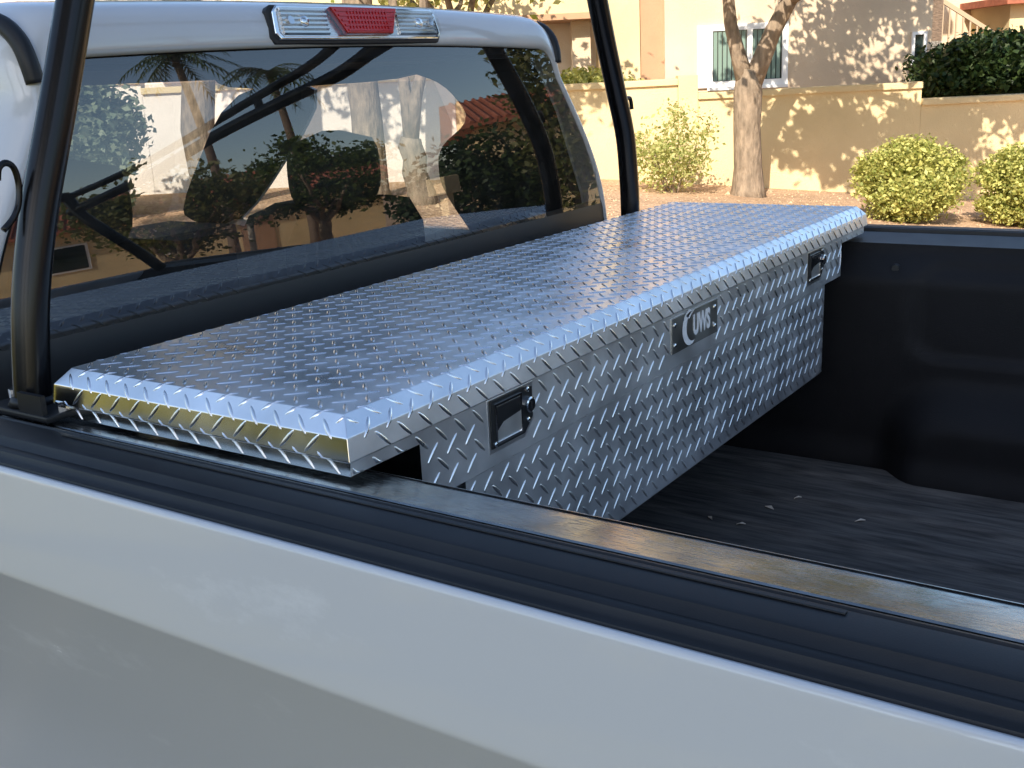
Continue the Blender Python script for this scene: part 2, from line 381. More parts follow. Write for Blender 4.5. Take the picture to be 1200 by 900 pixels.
def tree(name, label, base, h, trunk_r, cen, rad, n, leaf, lm, seed, group=None, cl=60, spread=.22, branches=8, fork=None, shell=.45, cat='tree', bark='bark'):
    rng = np.random.default_rng(seed); t = thing(name, base, label, cat, group)
    tm = MB(); fx = fork or h*.45; bx, by, bz = base
    top = (bx+rng.normal()*.05, by+rng.normal()*.05, bz+fx)
    p = [(bx, by, bz-.1), (bx, by, bz+.12)] + [(bx+(top[0]-bx)*q+rng.normal()*trunk_r*.12, by+(top[1]-by)*q+rng.normal()*trunk_r*.12, bz+fx*q) for q in (.3, .5, .7, .9, 1.02)]
    tm.tube(p, [trunk_r*1.5, trunk_r*1.15, trunk_r, trunk_r*.97, trunk_r*.95, trunk_r*.95, trunk_r*.8], 14)
    build('trunk', tm, bark, t, smooth=True)
    for i in range(branches):
        a = 6.283*i/branches+rng.uniform(-.3, .3); e = rng.uniform(.2, .9); bm_ = MB()
        end = (cen[0]+rad[0]*.7*math.cos(a)*rng.uniform(.5, 1), cen[1]+rad[1]*.7*math.sin(a)*rng.uniform(.5, 1), cen[2]+rad[2]*(e-.5))
        limb(bm_, (top[0], top[1], top[2]-.1), end, trunk_r*.55, trunk_r*.1, rng)
        build('branch', bm_, bark, t, smooth=True)
    crown_mesh(leaves(n, cen, rad, cl, leaf, rng, spread, shell), 'crown', lm, t)
    return t

# tall trees far behind the photographer; their crowns keep the truck in shade
def on_sun(x, y, z, dist):
    return (x+math.cos(R_(SUN_AZ))*dist, y+math.sin(R_(SUN_AZ))*dist, z+math.tan(R_(SUN_EL))*dist)
for (x, y, dist, rx, rz, n, sd_, lb_) in ((-.6, 2.3, 16., 4.0, 2.7, 26000, 11, 'tall broad tree across the lawn that shades the truck'),
                                          (-6.4, 2.6, 18., 3.2, 2.6, 15000, 12, 'tall narrower tree across the lawn in line with the hood'),
                                          (5.4, 2.4, 15., 2.0, 2.4, 9000, 13, 'slimmer tree across the lawn in line with the tailgate')):
    cx, cy, cz = on_sun(x, y, 1.0, dist)
    tree('shade_tree', lb_, (cx, cy, 0), cz+rz, .34, (cx, cy, cz), (rx, 2.6, rz), n, .34, 'leafD', sd_, 'tall trees across the lawn', 170, .18, 10, max(3.5, cz-rz*.8), .12)

# ------------------------------------------------------------------ perimeter wall
ADDED_BUSHES = [(-8.5, -10.4, 'hedge bush across the lawn level with the front bumper'), (-5.4, -10.7, 'hedge bush across the lawn level with the hood'), (-2.4, -10.3, 'hedge bush across the lawn level with the cab door'),
             (.6, -10.8, 'hedge bush across the lawn straight behind the photographer'), (3.6, -10.5, 'hedge bush across the lawn level with the tailgate')]
pw = thing('perimeter_wall', WL(3, 16, 0), 'tan stucco garden wall stepping down behind the gravel strip', 'wall')
for (l0, l1, top) in ((-16, -5.0, 2.05), (-5.0, -.6, 1.9), (-.6, 2.56, 1.66), (2.84, 6.03, 1.45), (6.03, 13, 1.21)):
    build('wall_section', MB().box((l0, 16.02, -1.2), (l1-.004, 16.22, top-.09), WL), 'stucco4' if l1 < 0 else 'stucco', pw)
    build('wall_cap', MB().box((l0, 15.97, top-.09), (l1-.002, 16.27, top), WL), 'stucco', pw, bevel=.012)
build('wall_pier', MB().box((2.56, 15.99, -1.2), (2.84, 16.25, 1.70), WL), 'stucco', pw, bevel=.01)

# ------------------------------------------------------------------ apartment building
BD = 20.
ab = thing('apartment_building', WL(4, 22, 0), 'tan stucco apartment building with white framed window behind the garden wall', 'building')
build('wall', MB().box((2.97, BD, -1), (7.65, BD+7, 7), WL), 'stucco2', ab)
build('wall', MB().box((1.86, BD+.03, -1), (2.54, BD+7, 7), WL), 'stucco', ab)
build('wall', MB().box((-14, BD+1.1, -1), (1.86, BD+7, 7), WL), 'stucco4', ab)
build('accent_panel', MB().box((2.54, BD+.09, -1), (2.97, BD+7, 7), WL), 'stucco3', ab)
build('balcony_wall', MB().box((-6.5, BD-.25, 2.79), (1.80, BD+1.1, 3.9), WL), 'stucco', ab)
build('balcony_ledge', MB().box((-6.5, BD-.32, 2.68), (1.86, BD+1.1, 2.79), WL), 'stucco3', ab, bevel=.01)
build('pillar', MB().box((1.36, BD+.1, -1), (1.68, BD+.45, 2.68), WL), 'stucco2', ab)
build('pillar', MB().box((-3.4, BD+.1, -1), (-3.08, BD+.45, 2.68), WL), 'stucco2', ab)
def window(par, l0, l1, z0, z1, dep, fr=.09, mull=(), left=0., blind=True):
    w_ = MB()
    w_.box((l0-fr-left, dep-.06, z0-fr), (l0, dep+.02, z1+fr), WL); w_.box((l1, dep-.06, z0-fr), (l1+fr, dep+.02, z1+fr), WL)
    w_.box((l0, dep-.06, z0-fr), (l1, dep+.02, z0), WL); w_.box((l0, dep-.06, z1), (l1, dep+.02, z1+fr), WL)
    for m_ in mull: w_.box((m_-.045, dep-.055, z0), (m_+.045, dep+.02, z1), WL)
    wo = build('window', w_, 'trim', par)
    xs = [l0]+[q for m_ in mull for q in (m_-.045, m_+.045)]+[l1]
    for i in range(0, len(xs), 2):
        build('pane', MB().box((xs[i], dep-.012, z0), (xs[i+1], dep-.004, z1), WL), 'pane', wo)
        if blind:
            s_ = MB(); q = xs[i]+.02
            while q < xs[i+1]-.05:
                s_.box((q, dep-.030, z0+.01), (q+.062, dep-.016, z1-.01), WL); q += .082
            tag(build('blind_slats', s_, 'blind', wo), kind='stuff')
    build('sill', MB().box((l0-fr, dep-.10, z0-fr-.05), (l1+fr, dep-.061, z0-fr), WL), 'trim', wo)
window(ab, 3.80, 5.02, 1.53, 2.38, BD, .10, (4.45,), .17)
window(ab, 7.34, 7.50, 1.40, 2.15, BD, .05, (), 0., False)
window(ab, -2.6, -1.0, 1.2, 2.3, BD+1.1, .1, (-1.8,))
build('roof', MB().prism([(-15, 6.9), (8.2, 6.9), (8.2, 7.15), (-15, 7.4)], BD-.6, BD+8, lambda a, b, h: WL(a, h, b)), 'tile', ab)
bb = thing('stair_building', WL(11, 26, 0), 'shade-toned stucco building with orange tiled roof behind the stairs', 'building')
build('wall', MB().box((7.7, 26, -1.5), (16, 31, 6), WL), 'stucco2', bb)
build('porch_roof', MB().box((10.55, 23.6, 2.72), (15, 26, 2.86), WL), 'tile', bb)
build('porch_wall', MB().box((10.8, 24.0, -1), (15, 26, 2.72), WL), 'stucco', bb)
ss = thing('outdoor_staircase', WL(9, 23.5, 0), 'outside staircase with slatted railing beside the apartment building', 'stairs')
def stz(l): return 2.35-(l-8.9)*.42 if l > 8.9 else 2.35
for i in range(9):
    l0 = 8.9+i*.26; z = 2.3-i*.17-.35
    build('step', MB().box((l0, 22.9, z-.06), (l0+.3, 24.1, z), WL), 'concrete', ss)
for dd in (22.88, 24.14):
    build('stringer', MB().prism([(8.85, 1.75), (11.3, .2), (11.3, .45), (8.85, 2.02)], dd-.03, dd+.03, lambda a, b, h: WL(a, h, b)), 'rail', ss)
for k in range(17):
    l0 = 8.95+k*.14; z0 = 1.95-(l0-8.9)*.63
    build('baluster', MB().box((l0-.015, 22.865, z0), (l0+.015, 22.895, z0+.85), WL), 'rail', ss)
build('handrail', MB().prism([(8.9, 2.78), (11.3, 1.28), (11.3, 1.36), (8.9, 2.88)], 22.85, 22.91, lambda a, b, h: WL(a, h, b)), 'rail', ss)
build('newel_post', MB().box((8.62, 22.7, -1), (8.88, 22.96, 3.4), WL), 'bark2', ss)
build('landing', MB().box((7.7, 22.7, 1.9), (8.9, 25.98, 2.05), WL), 'concrete', ss)

# ------------------------------------------------------------------ planting before the wall
def shrub(name, label, l, d, r, h, n, leaf, lm, seed, group=None, zoff=0., cl=90, spread=.13, shell=.72):
    x, y, _ = WL(l, d, 0); z = ground(x, y)+zoff; rng = np.random.default_rng(seed)
    t = thing(name, (x, y, z), label, 'shrub', group)
    s_ = MB()
    for k in range(7):
        a = k*.9; limb(s_, (x+.04*math.cos(a), y+.04*math.sin(a), z-.05), (x+r*.6*math.cos(a), y+r*.6*math.sin(a), z+h*rng.uniform(.45, .8)), .016, .005, rng, n=5)
    build('stems', s_, 'bark', t)
    V = np.concatenate([leaves(n, (x, y, z+h*.52), (r, r, h*.50), cl, leaf, rng, spread, shell, 1.6, .3, 1.2),
                        leaves(n//4, (x, y, z+h*.5), (r*.75, r*.75, h*.40), 20, leaf*1.4, rng, .4, .1)])
    V[:, 2] = np.maximum(V[:, 2], z+.02)
    crown_mesh(V, 'foliage', lm, t); return t
shrub('round_shrub', 'rounded yellow green shrub on the gravel, nearer the slender tree', 4.68, 12.65, .58, .90, 20000, .028, 'leafB', 21, 'clipped shrubs before the garden wall')
shrub('round_shrub', 'rounded yellow green shrub on the gravel, farther from the slender tree', 6.14, 12.75, .58, .90, 20000, .028, 'leafB', 22, 'clipped shrubs before the garden wall')
shrub('feathery_shrub', 'loose feathery light green bush between ladder rack post and tree trunk', 2.25, 14.6, .60, 1.1, 2600, .030, 'leafF', 24, None, 0, 40, .16, .4)
shrub('hedge', 'dark green clipped hedge above the garden wall beside the staircase', 7.75, 17.6, 1.25, 1.15, 15000, .06, 'leafC', 25, None, 1.25, 130, .12, .7)
shrub('hedge', 'low sunlit grass green hedge top behind the garden wall near the balcony', 1.45, 17.5, .8, .75, 2600, .06, 'leafB', 26, None, .75)

for k, (x, y, lb_) in enumerate(ADDED_BUSHES):  # unseen bushes added for their reflection in the lid lip and bed side
    dx, dy = x-CAM[0], y-CAM[1]
    shrub('added_bush', 'added unseen olive '+lb_, dx*RX+dy*RY, dx*FX+dy*FY, 1.55, 2.3, 5000, .12, 'leafD', 80+k, 'added bushes across the lawn')
# tree before the wall: forked trunk, wide crown above the frame, its shade falls on the wall
bx, by, _ = WL(3.27, 14.7, 0); bz = ground(bx, by)
ft = thing('slender_tree', (bx, by, bz), 'forked grey barked tree casting dappled shade on the garden wall', 'tree')
tm = MB(); tm.tube([WL(3.27, 14.7, bz-.1), WL(3.27, 14.7, bz+.1), WL(3.27, 14.7, .5), WL(3.25, 14.7, 1.0), WL(3.26, 14.7, 1.45), WL(3.27, 14.7, 1.75)],
                   [.27, .215, .185, .175, .185, .15], 16)
build('trunk', tm, 'bark', ft, smooth=True)
rg = np.random.default_rng(5)
for pts, rr in (([(3.24, 14.7, 1.55), (3.12, 14.68, 1.95), (3.02, 14.65, 2.3), (2.97, 14.6, 2.7), (2.8, 14.4, 3.6)], (.13, .10, .085, .075, .03)),
                ([(3.30, 14.7, 1.55), (3.42, 14.66, 1.85), (3.55, 14.6, 2.2), (3.75, 14.5, 2.6), (4.3, 14.2, 3.6)], (.14, .125, .11, .10, .03)),
                ([(3.72, 14.5, 2.55), (4.4, 13.8, 2.95), (5.2, 13.0, 3.2)], (.07, .05, .015)),
                ([(3.9, 14.4, 2.9), (5.2, 14.3, 3.3), (6.3, 14.0, 3.5)], (.06, .04, .012)),
                ([(2.95, 14.6, 2.8), (3.1, 13.4, 3.2), (3.3, 12.4, 3.5)], (.06, .04, .012))):
    build('branch', MB().tube([WL(*q) for q in pts], rr, 10), 'bark', ft, smooth=True)
V = []
for (l, d, z, r, rz, n) in ((4.2, 12.7, 3.3, 1.1, .6, 900), (5.1, 12.5, 3.2, 1.0, .5, 900), (5.8, 13.2, 3.15, .9, .45, 700), (3.2, 12.5, 3.4, .9, .5, 700), (2.6, 13.4, 3.5, .7, .4, 420),
                            (4.7, 14.0, 3.7, 1.3, .7, 1000), (5.6, 14.4, 3.3, .9, .45, 600), (3.0, 14.2, 4.2, 1.0, .6, 700), (4.2, 11.7, 3.4, 1.0, .45, 700), (6.5, 13.2, 3.05, .6, .35, 330),
                            (5.3, 15.2, 4.3, 1.5, .6, 900), (3.9, 15.4, 4.6, 1.4, .6, 800), (6.6, 14.8, 3.9, 1.0, .5, 500), (5.0, 11.6, 3.1, .7, .35, 420), (6.9, 13.9, 3.2, .6, .3, 260),
                            (5.0, 16.8, 4.6, 1.2, .9, 1400), (6.2, 16.8, 4.9, 1.1, 1.0, 1200)):
    x, y, _ = WL(l, d, 0); V.append(leaves(int(n*.8), (x, y, z), (r, r, rz), 14, .095, rg, .18, .3, 1.9))
crown_mesh(np.concatenate(V), 'crown', 'leafA', ft)

# trees along the wall beyond the cab, seen through the windows and above the roof
for (l, d, h, r, cz, cr, n, lm, lb) in ((-3.55, 13.6, 5.5, .2, 4.6, 1.7, 3600, 'leafA', 'single trunked street tree along the wall beyond the dashboard'),
                                    (-1.62, 13.8, 5., .19, 4.6, 1.5, 3200, 'leafA', 'straight trunked tree along the wall beyond the passenger window'),
                                    (-.95, 13.0, 5., .15, 4.4, 1.4, 2600, 'leafD', 'two stemmed tree along the wall beyond the passenger window')):
    x, y, _ = WL(l, d, 0)
    tree('street_tree', lb, (x, y, ground(x, y)), h, r, (x, y, cz), (cr, cr, 1.2), n, .09, lm, int(50+l*10) % 97, 'trees along the wall beyond the cab', 40, .2, 2 if 'two' in lb else 6, .75 if 'two' in lb else 3.2)
shrub('grey_bush', 'tall grey green bush along the wall beyond the driver side of the windshield', -5.2, 13.2, .95, 1.9, 7000, .07, 'leafE', 31)
x, y, _ = WL(-.5, 16.9, 0)
tree('courtyard_tree', 'sunlit small leaved tree rising behind the wall over the cab roof', (x, y, 0), 6, .14, (x, y, 3.6), (2.6, 2.0, 1.2), 3600, .07, 'leafF', 33, None, 60, .12, 6, 2.2, .3)

# ------------------------------------------------------------------ houses, palms and trees behind the truck (mirrored in the rear window)
def P2(ax_, ay, tx, ty):
    L = math.hypot(tx, ty); tx, ty = tx/L, ty/L
    return lambda a, b, z: (ax_+tx*a-ty*b, ay+ty*a+tx*b, z)       # a along the front, b to the back
def house(name, label, fr, w_, dp, eave, ridge, base, wins, doors):
    h = thing(name, fr(w_/2, dp/2, base), label, 'house')
    build('wall', MB().box((0, 0, base-.5), (w_, dp, eave), fr), 'stucco', h)
    rf = MB().loft([[fr(-.5, -.6, eave-.05), fr(-.5, dp/2, ridge), fr(-.5, dp+.6, eave-.05), fr(-.5, dp+.6, eave-.2), fr(-.5, -.6, eave-.2)],
                    [fr(w_+.5, -.6, eave-.05), fr(w_+.5, dp/2, ridge), fr(w_+.5, dp+.6, eave-.05), fr(w_+.5, dp+.6, eave-.2), fr(w_+.5, -.6, eave-.2)]])
    ro = build('roof', rf, 'tile', h)
    c = MB()
    for k in range(int((w_+1)/.22)):
        a = -.45+k*.22; c.tube([fr(a, -.62, eave-.03), fr(a, dp/2, ridge+.03)], .06, 6)
    tag(build('tile_rows', c, 'tile', ro), kind='stuff')
    build('chimney', MB().box((w_*.3, dp*.35, eave), (w_*.3+.8, dp*.35+.6, ridge+.5), fr), 'trim', ro)
    for (a0, a1, z0, z1) in wins:
        wo = build('window', MB().box((a0-.08, -.05, z0-.08), (a1+.08, .0-.002, z1+.08), fr), 'trim', h)
        build('pane', MB().box((a0, -.07, z0), (a1, -.052, z1), fr), 'pane', wo)
    for (a0, a1, z1) in doors:
        build('door', MB().box((a0, -.05, base-.1), (a1, -.002, z1), fr), 'stucco3', h)
    return h
house('tan_house', 'low tan house with red tiled roof beyond the palms behind the truck', P2(18.8, 22.5, .56, -.83), 22, 8, 2.55, 4.1, -.5, ((6, 7, .6, 1.7), (9, 10, .6, 1.7), (13, 14.4, .6, 1.7)), ((3.6, 4.6, 1.7),))
house('tan_house', 'taller tan house with red tiled roof and chimney behind the dense shrubs', P2(6.5, 21.5, .76, -.65), 6.0, 7, 3.5, 4.7, -.5, ((1.0, 2.0, 1.0, 2.2), (3.4, 4.4, 1.0, 2.2)), ())
lw = MB().box((0, 0, -1.2), (16, .2, .35), P2(9.0, 15.0, .55, -.83))
tag(build('low_wall', lw, 'stucco', origin=(13, 8.5, -.5)), 'low tan stucco wall along the yard behind the truck', 'wall')
def gz(x, y): return (x, y, ground(x, y))
tree('yard_tree', 'spreading dark tree before the low tan wall behind the truck', gz(11.1, 8.8), 3.5, .12, (11.1, 8.7, 2.2), (1.6, 1.6, 1.1), 6500, .07, 'leafD', 61, 'trees in the yard behind the truck', 26, .15, 6, .9)
tree('yard_tree', 'rounded dark tree between the palms and the dense shrubs', gz(10.4, 11.3), 3.5, .12, (10.4, 11.3, 2.3), (1.5, 1.5, 1.1), 6500, .07, 'leafA', 62, 'trees in the yard behind the truck', 26, .15, 6, 1.2)
tree('yard_tree', 'tall narrow dark tree beside the tailgate corner', gz(4.15, 9.6), 4.5, .1, (4.15, 9.5, 2.7), (.75, .75, 1.9), 5200, .06, 'leafD', 63, 'trees in the yard behind the truck', 60, .16, 6, 1.0)
tree('yard_shrub', 'dense dark green shrub mass in the yard behind the truck', gz(5.6, 9.4), 2.6, .08, (5.6, 9.4, 1.35), (1.1, 1.0, 1.05), 9000, .06, 'leafC', 64, None, 60, .16, 6, .5, .5, 'shrub')
def palm(base, top, label, seed):
    rng = np.random.default_rng(seed); t = thing('palm_tree', base, label, 'palm', 'palm trees behind the truck')
    a, b = Vector(base), Vector(top)
    build('trunk', MB().tube([a+(b-a)*q+Vector((.12*math.sin(3*q), 0, 0)) for q in np.linspace(-.02, 1, 9)], [.2]+[.15-.05*q for q in np.linspace(0, 1, 8)], 10), 'bark2', t, smooth=True)
    for k in range(26):
        az = k*2.4; el = rng.uniform(-.5, 1.1); L = rng.uniform(1.1, 1.6); m_ = MB(); p = []
        for i in range(7):
            q = i/6; r = L*q; z = r*math.sin(el)-.75*q*q*L; p.append(b+Vector((r*math.cos(az)*math.cos(el*.7), r*math.sin(az)*math.cos(el*.7), z)))
        sd_ = Vector((-math.sin(az), math.cos(az), 0))
        m_.tube(p, .012, 4)
        for i in range(1, 7):
            for s_ in (-1, 1):
                for q in (0, .5):
                    c = p[i]-(p[i]-p[i-1])*q; e = c+sd_*s_*.36*(1.1-i/9)+(p[i]-p[i-1])*.7+Vector((0, 0, -.16)); wd = (p[i]-p[i-1])*.14
                    m_.add([c-wd, c+wd, e], [(0, 1, 2)])
        build('frond', m_, 'palm', t, fixn=False)
palm(gz(18.3, 15.8), (18.3, 15.9, 8.6), 'slender palm tree before the low tan house', 71)
palm(gz(16.9, 17.4), (16.9, 17.5, 7.4), 'bushier palm tree nearer the taller tan house', 72)
lp = thing('utility_pole', gz(11.2, 10.3), 'thin grey metal pole in the yard behind the truck', 'pole')
build('shaft', MB().tube([(11.2, 10.3, -.6), (11.2, 10.3, 2.6)], [.07, .05], 10), 'concrete', lp, smooth=True)
build('cap', MB().tube([(11.2, 10.3, 2.6), (11.2, 10.3, 2.68)], [.08, .03], 10), 'concrete', lp)
mpst = thing('marker_post', gz(5.2, 8.1), 'short tan post with a square head before the dense shrubs', 'post')
build('shaft', MB().box((5.14, 8.04, -.2), (5.26, 8.16, 1.5)), 'stucco', mpst, bevel=.01)
build('head', MB().box((5.06, 7.92, 1.42), (5.34, 8.22, 1.72)), 'stucco', mpst, bevel=.02)

def smooth_path(P, n=6):
    P = [Vector(p) for p in P]; out = []
    for i in range(len(P)-1):
        a, b, c, d = P[max(i-1, 0)], P[i], P[i+1], P[min(i+2, len(P)-1)]
        for k in range(n):
            t = k/n; out.append(.5*((2*b)+(c-a)*t+(2*a-5*b+4*c-d)*t*t+(3*b-a-3*c+d)*t*t*t))
    out.append(P[-1]); return out

# ================================================================== pickup truck
YC = .885
tr = thing('pickup_truck', (-.6, YC, 0), 'white pickup truck with black bed rail caps parked in the shade', 'pickup truck')
def side_profile(pts, name, material, x0, x1, mirror, bevel=0., smooth=False, par=tr, nx=2, ang=35):
    q = [(y if not mirror else 2*YC-y, z) for y, z in pts]
    m_ = MB().loft([[T(x, y, z) for y, z in q] for x in np.linspace(x0, x1, nx)])
    return build(name, m_, material, par, bevel=bevel, smooth=smooth, angle=ang if smooth else None)
def arc(c, r, a0, a1, n): return [(c[0]+r*math.cos(R_(a)), c[1]+r*math.sin(R_(a))) for a in np.linspace(a0, a1, n)]
BX0, BX1 = -.10, 1.93
for mir in (False, True):
    # outer skin: rolled top edge, shoulder, crease, tuck-under
    skin = [(-.1225, -.030), (-.1280, -.0274), (-.1308, -.0276), (-.1330, -.0292), (-.1341, -.0320), (-.1349, -.0355), (-.1475, -.090), (-.1590, -.1385), (-.1598, -.1425), (-.1597, -.1452),
            (-.1588, -.1480), (-.1574, -.1520), (-.1370, -.225), (-.1080, -.34), (-.0850, -.46), (-.0800, -.60), (-.075, -.86), (-.065, -.90), (-.05, -.90), (-.05, -.05)]
    side_profile(skin, 'bed_side', 'paint', -.178, BX1, mir, smooth=True)
    # black cap: flat top with a shallow groove, rounded shoulder, second step
    cap = [(-.0395, -.030), (-.0395, -.0135), (-.0405, -.0108), (-.044, -.0100), (-.046, -.0125), (-.0485, -.0125), (-.0505, -.0095),
           (-.086, -.0095), (-.0900, -.0108), (-.0930, -.0150), (-.0985, -.0185), (-.1060, -.0178), (-.1095, -.0195), (-.1120, -.0245), (-.1150, -.0262), (-.1212, -.0275), (-.1228, -.0310), (-.1228, -.050), (-.0395, -.050)]
    side_profile(cap, 'rail_cap', 'cap', BX0, BX1, mir, smooth=True)
    # bright aluminium strip on the inner half of the rail
    st_ = [(-.0235, -.0240), (-.0235, -.0185), (-.0215, -.0172), (.0360, -.0276), (.0600, -.0298), (.0630, -.0318), (.0640, -.0345), (.0640, -.070), (.0610, -.070), (.0600, -.0345), (.0360, -.0330)]
    side_profile([(-.0395, -.060), (-.0395, -.045), (-.0240, -.045), (-.0240, -.060)], 'rail_gap_shade', 'rubber', BX0, BX1, mir)  # black strip added to darken the gap, standing in for its shadow
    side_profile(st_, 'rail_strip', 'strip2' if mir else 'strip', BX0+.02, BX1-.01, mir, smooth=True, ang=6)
build('rail_cap_insert', MB().box(T(.10, -.0590, -.0094), T(1.03, -.0525, -.0078)), 'cap', tr, bevel=.001)
# liner walls: recessed panel and wheel housing pressed into one sheet
def wally(x, z):
    def rb(px, pz, cx, cz, hx, hz, r):
        qx, qz = abs(px-cx)-hx+r, abs(pz-cz)-hz+r
        return math.hypot(max(qx, 0), max(qz, 0))+min(max(qx, qz), 0)-r
    y = 1.632
    y += .016*(1-sstep(-.006, .016, rb(x, z, 1.22, -.165, .57, .095, .055)))
    y -= .085*(1-sstep(-.05, .06, rb(x, z, 1.14, -.52, .50, .16, .10)))
    y += .068*sstep(-.11, -.03, z)
    y -= .02*sstep(-.46, -.53, z)
    return y
xs_ = list(np.linspace(BX0+.03, .5, 8))+list(np.linspace(.52, 1.9, 80)); zs_ = list(np.linspace(-.53, -.028, 56))
build('liner_wall', MB().grid(lambda x, z: T(x, wally(x, z), z), xs_, zs_), 'liner', tr, smooth=True, fixn=False)
build('liner_wall', MB().grid(lambda x, z: T(x, 2*YC-1.715+.0*x, z), xs_, zs_, True), 'liner', tr, smooth=True, fixn=False)
fl = []
ys_ = np.linspace(.03, 1.65, 163)
def floorz(x, y):
    k = ((y-.13) % .17)/.17; return -.53+.009*(sstep(.1, .25, k)-sstep(.6, .75, k))
build('bed_floor', MB().grid(lambda x, y: T(x, y, floorz(x, y)), list(np.linspace(BX0+.02, 1.9, 10)), list(ys_)), 'mat', tr, smooth=True, fixn=False)
build('bed_front_wall', MB().box(T(BX0-.02, .0, -.56), T(BX0+.025, 1.77, -.03)), 'liner', tr, bevel=.008)
for k, (bx_, bz_) in enumerate(((.60, -.075), (1.0, -.075), (1.45, -.075))):
    yy = wally(bx_, bz_); build('liner_bolt', MB().tube([T(bx_, yy-.006, bz_), T(bx_, yy+.004, bz_)], [.008, .010], 10), 'latch', tr)
tg = build('tailgate', MB().box(T(1.9, -.10, -.62), T(1.965, 1.87, -.03)), 'paint', tr, bevel=.012)
build('handle', MB().box(T(1.965, .78, -.16), T(1.985, .99, -.10)), 'cap', tg, bevel=.006)
build('bumper', MB().box(T(1.9, -.1, -1.02), T(2.08, 1.87, -.78)), 'chrome', tr, bevel=.03)

YG = YC-.02
# ---- cab: swept skin round the rear window
def glass_x(y, z):
    zz = max(-.12, min(.5, z)); a0, a1 = math.tan(R_(2)), math.tan(R_(9))
    t = max(0, zz-.05); dx = a0*zz+(a1-a0)*t*t/(2*.37)
    return -.150-dx-.010*((y-YG)/.8)**2
def half(z): return .855-.200*sstep(-.1, .42, z)*(z+.1)/.52 if z > -.1 else .855
perim = []
for z in np.linspace(-.14, .36, 22): perim.append((half(z), z, 1., .18))
hx = half(.36)
for a in np.linspace(0, 90, 9)[1:-1]:
    perim.append((hx-.055+.055*math.cos(R_(a))-.006, .372+.055*math.sin(R_(a)), math.cos(R_(a)), math.sin(R_(a))))
for q in np.linspace(1, -1, 31): perim.append(((hx-.062)*q, .4275+.012*(1-q*q), 0., 1.))
right = [p for p in perim if p[2] > 0]; topm = [p for p in perim if p[2] == 0]
full = right + topm + [(-y, z, -ny, nz) for y, z, ny, nz in reversed(right)]
def ring(side, top):
    """side/top: (outward, x) offsets for the pillar and the roof edge"""
    out = []
    for y, z, ny, nz in full:
        t = nz if abs(ny) < 1 else 0.; t = 1. if ny == 0 else (nz if abs(ny) < .999 else 0.)
        o = side[0]*(1-t)+top[0]*t; xx = side[1]*(1-t)+top[1]*t
        n_ = math.hypot(ny, nz) or 1
        if ny == 0: ou = (0, o)
        else: ou = (ny/n_*o, nz/n_*o)
        out.append(T(glass_x(YG+y, z)+xx, YG+y+ou[0], z+ou[1]))
    return out
# rear window and its black border
gm = MB().loft([[T(glass_x(YG+y*.985, z)+.001, YG+y*.985, z-(.004 if ny == 0 else 0)) for y, z, ny, nz in full]], True, False)
gl = MB()
def gpt(u, v):                                  # u in -1..1 across, v 0..1 up
    zt = .4275+.012*(1-u*u); z = -.02+(zt+.02-.003)*v
    hw = half(z)-.004
    if z > .372: hw = hx-.062+.055*math.sqrt(max(0, 1-((z-.372)/.058)**2))-.001
    return T(glass_x(YG+u*hw, z)+.001, YG+u*hw, z)
gmesh = MB().grid(gpt, list(np.linspace(-1, 1, 41)), list(np.linspace(0, 1, 41)))
build('rear_window', gmesh, 'glass', tr, smooth=True, fixn=False)
build('window_border', MB().grid(lambda u, v: T(glass_x(YG+u*.853, -.14+.195*v)+.0025+(0 if 0 < v < 1 else -.003), YG+u*(half(-.14+.195*v)+.001), -.14+.195*v), list(np.linspace(-1, 1, 21)), [0, .05, .3, .6, .9, 1.]), 'latch', tr, smooth=True, fixn=False)
rings = [ring((0, -.001), (0, -.001)), ring((.003, .006), (.004, .006)), ring((.010, .006), (.012, .007)), ring((.022, -.004), (.032, .004)), ring((.034, -.03), (.054, -.005)),
         ring((.040, -.055), (.069, -.022)), ring((.044, -.08), (.079, -.055)), ring((.048, -.12), (.086, -.11)), ring((.051, -.17), (.089, -.18)), ring((.053, -.22), (.090, -.26))]
cs = MB().loft(rings, False, False)
build('cab_rear_skin', cs, 'paint', tr, smooth=True, fixn=True)
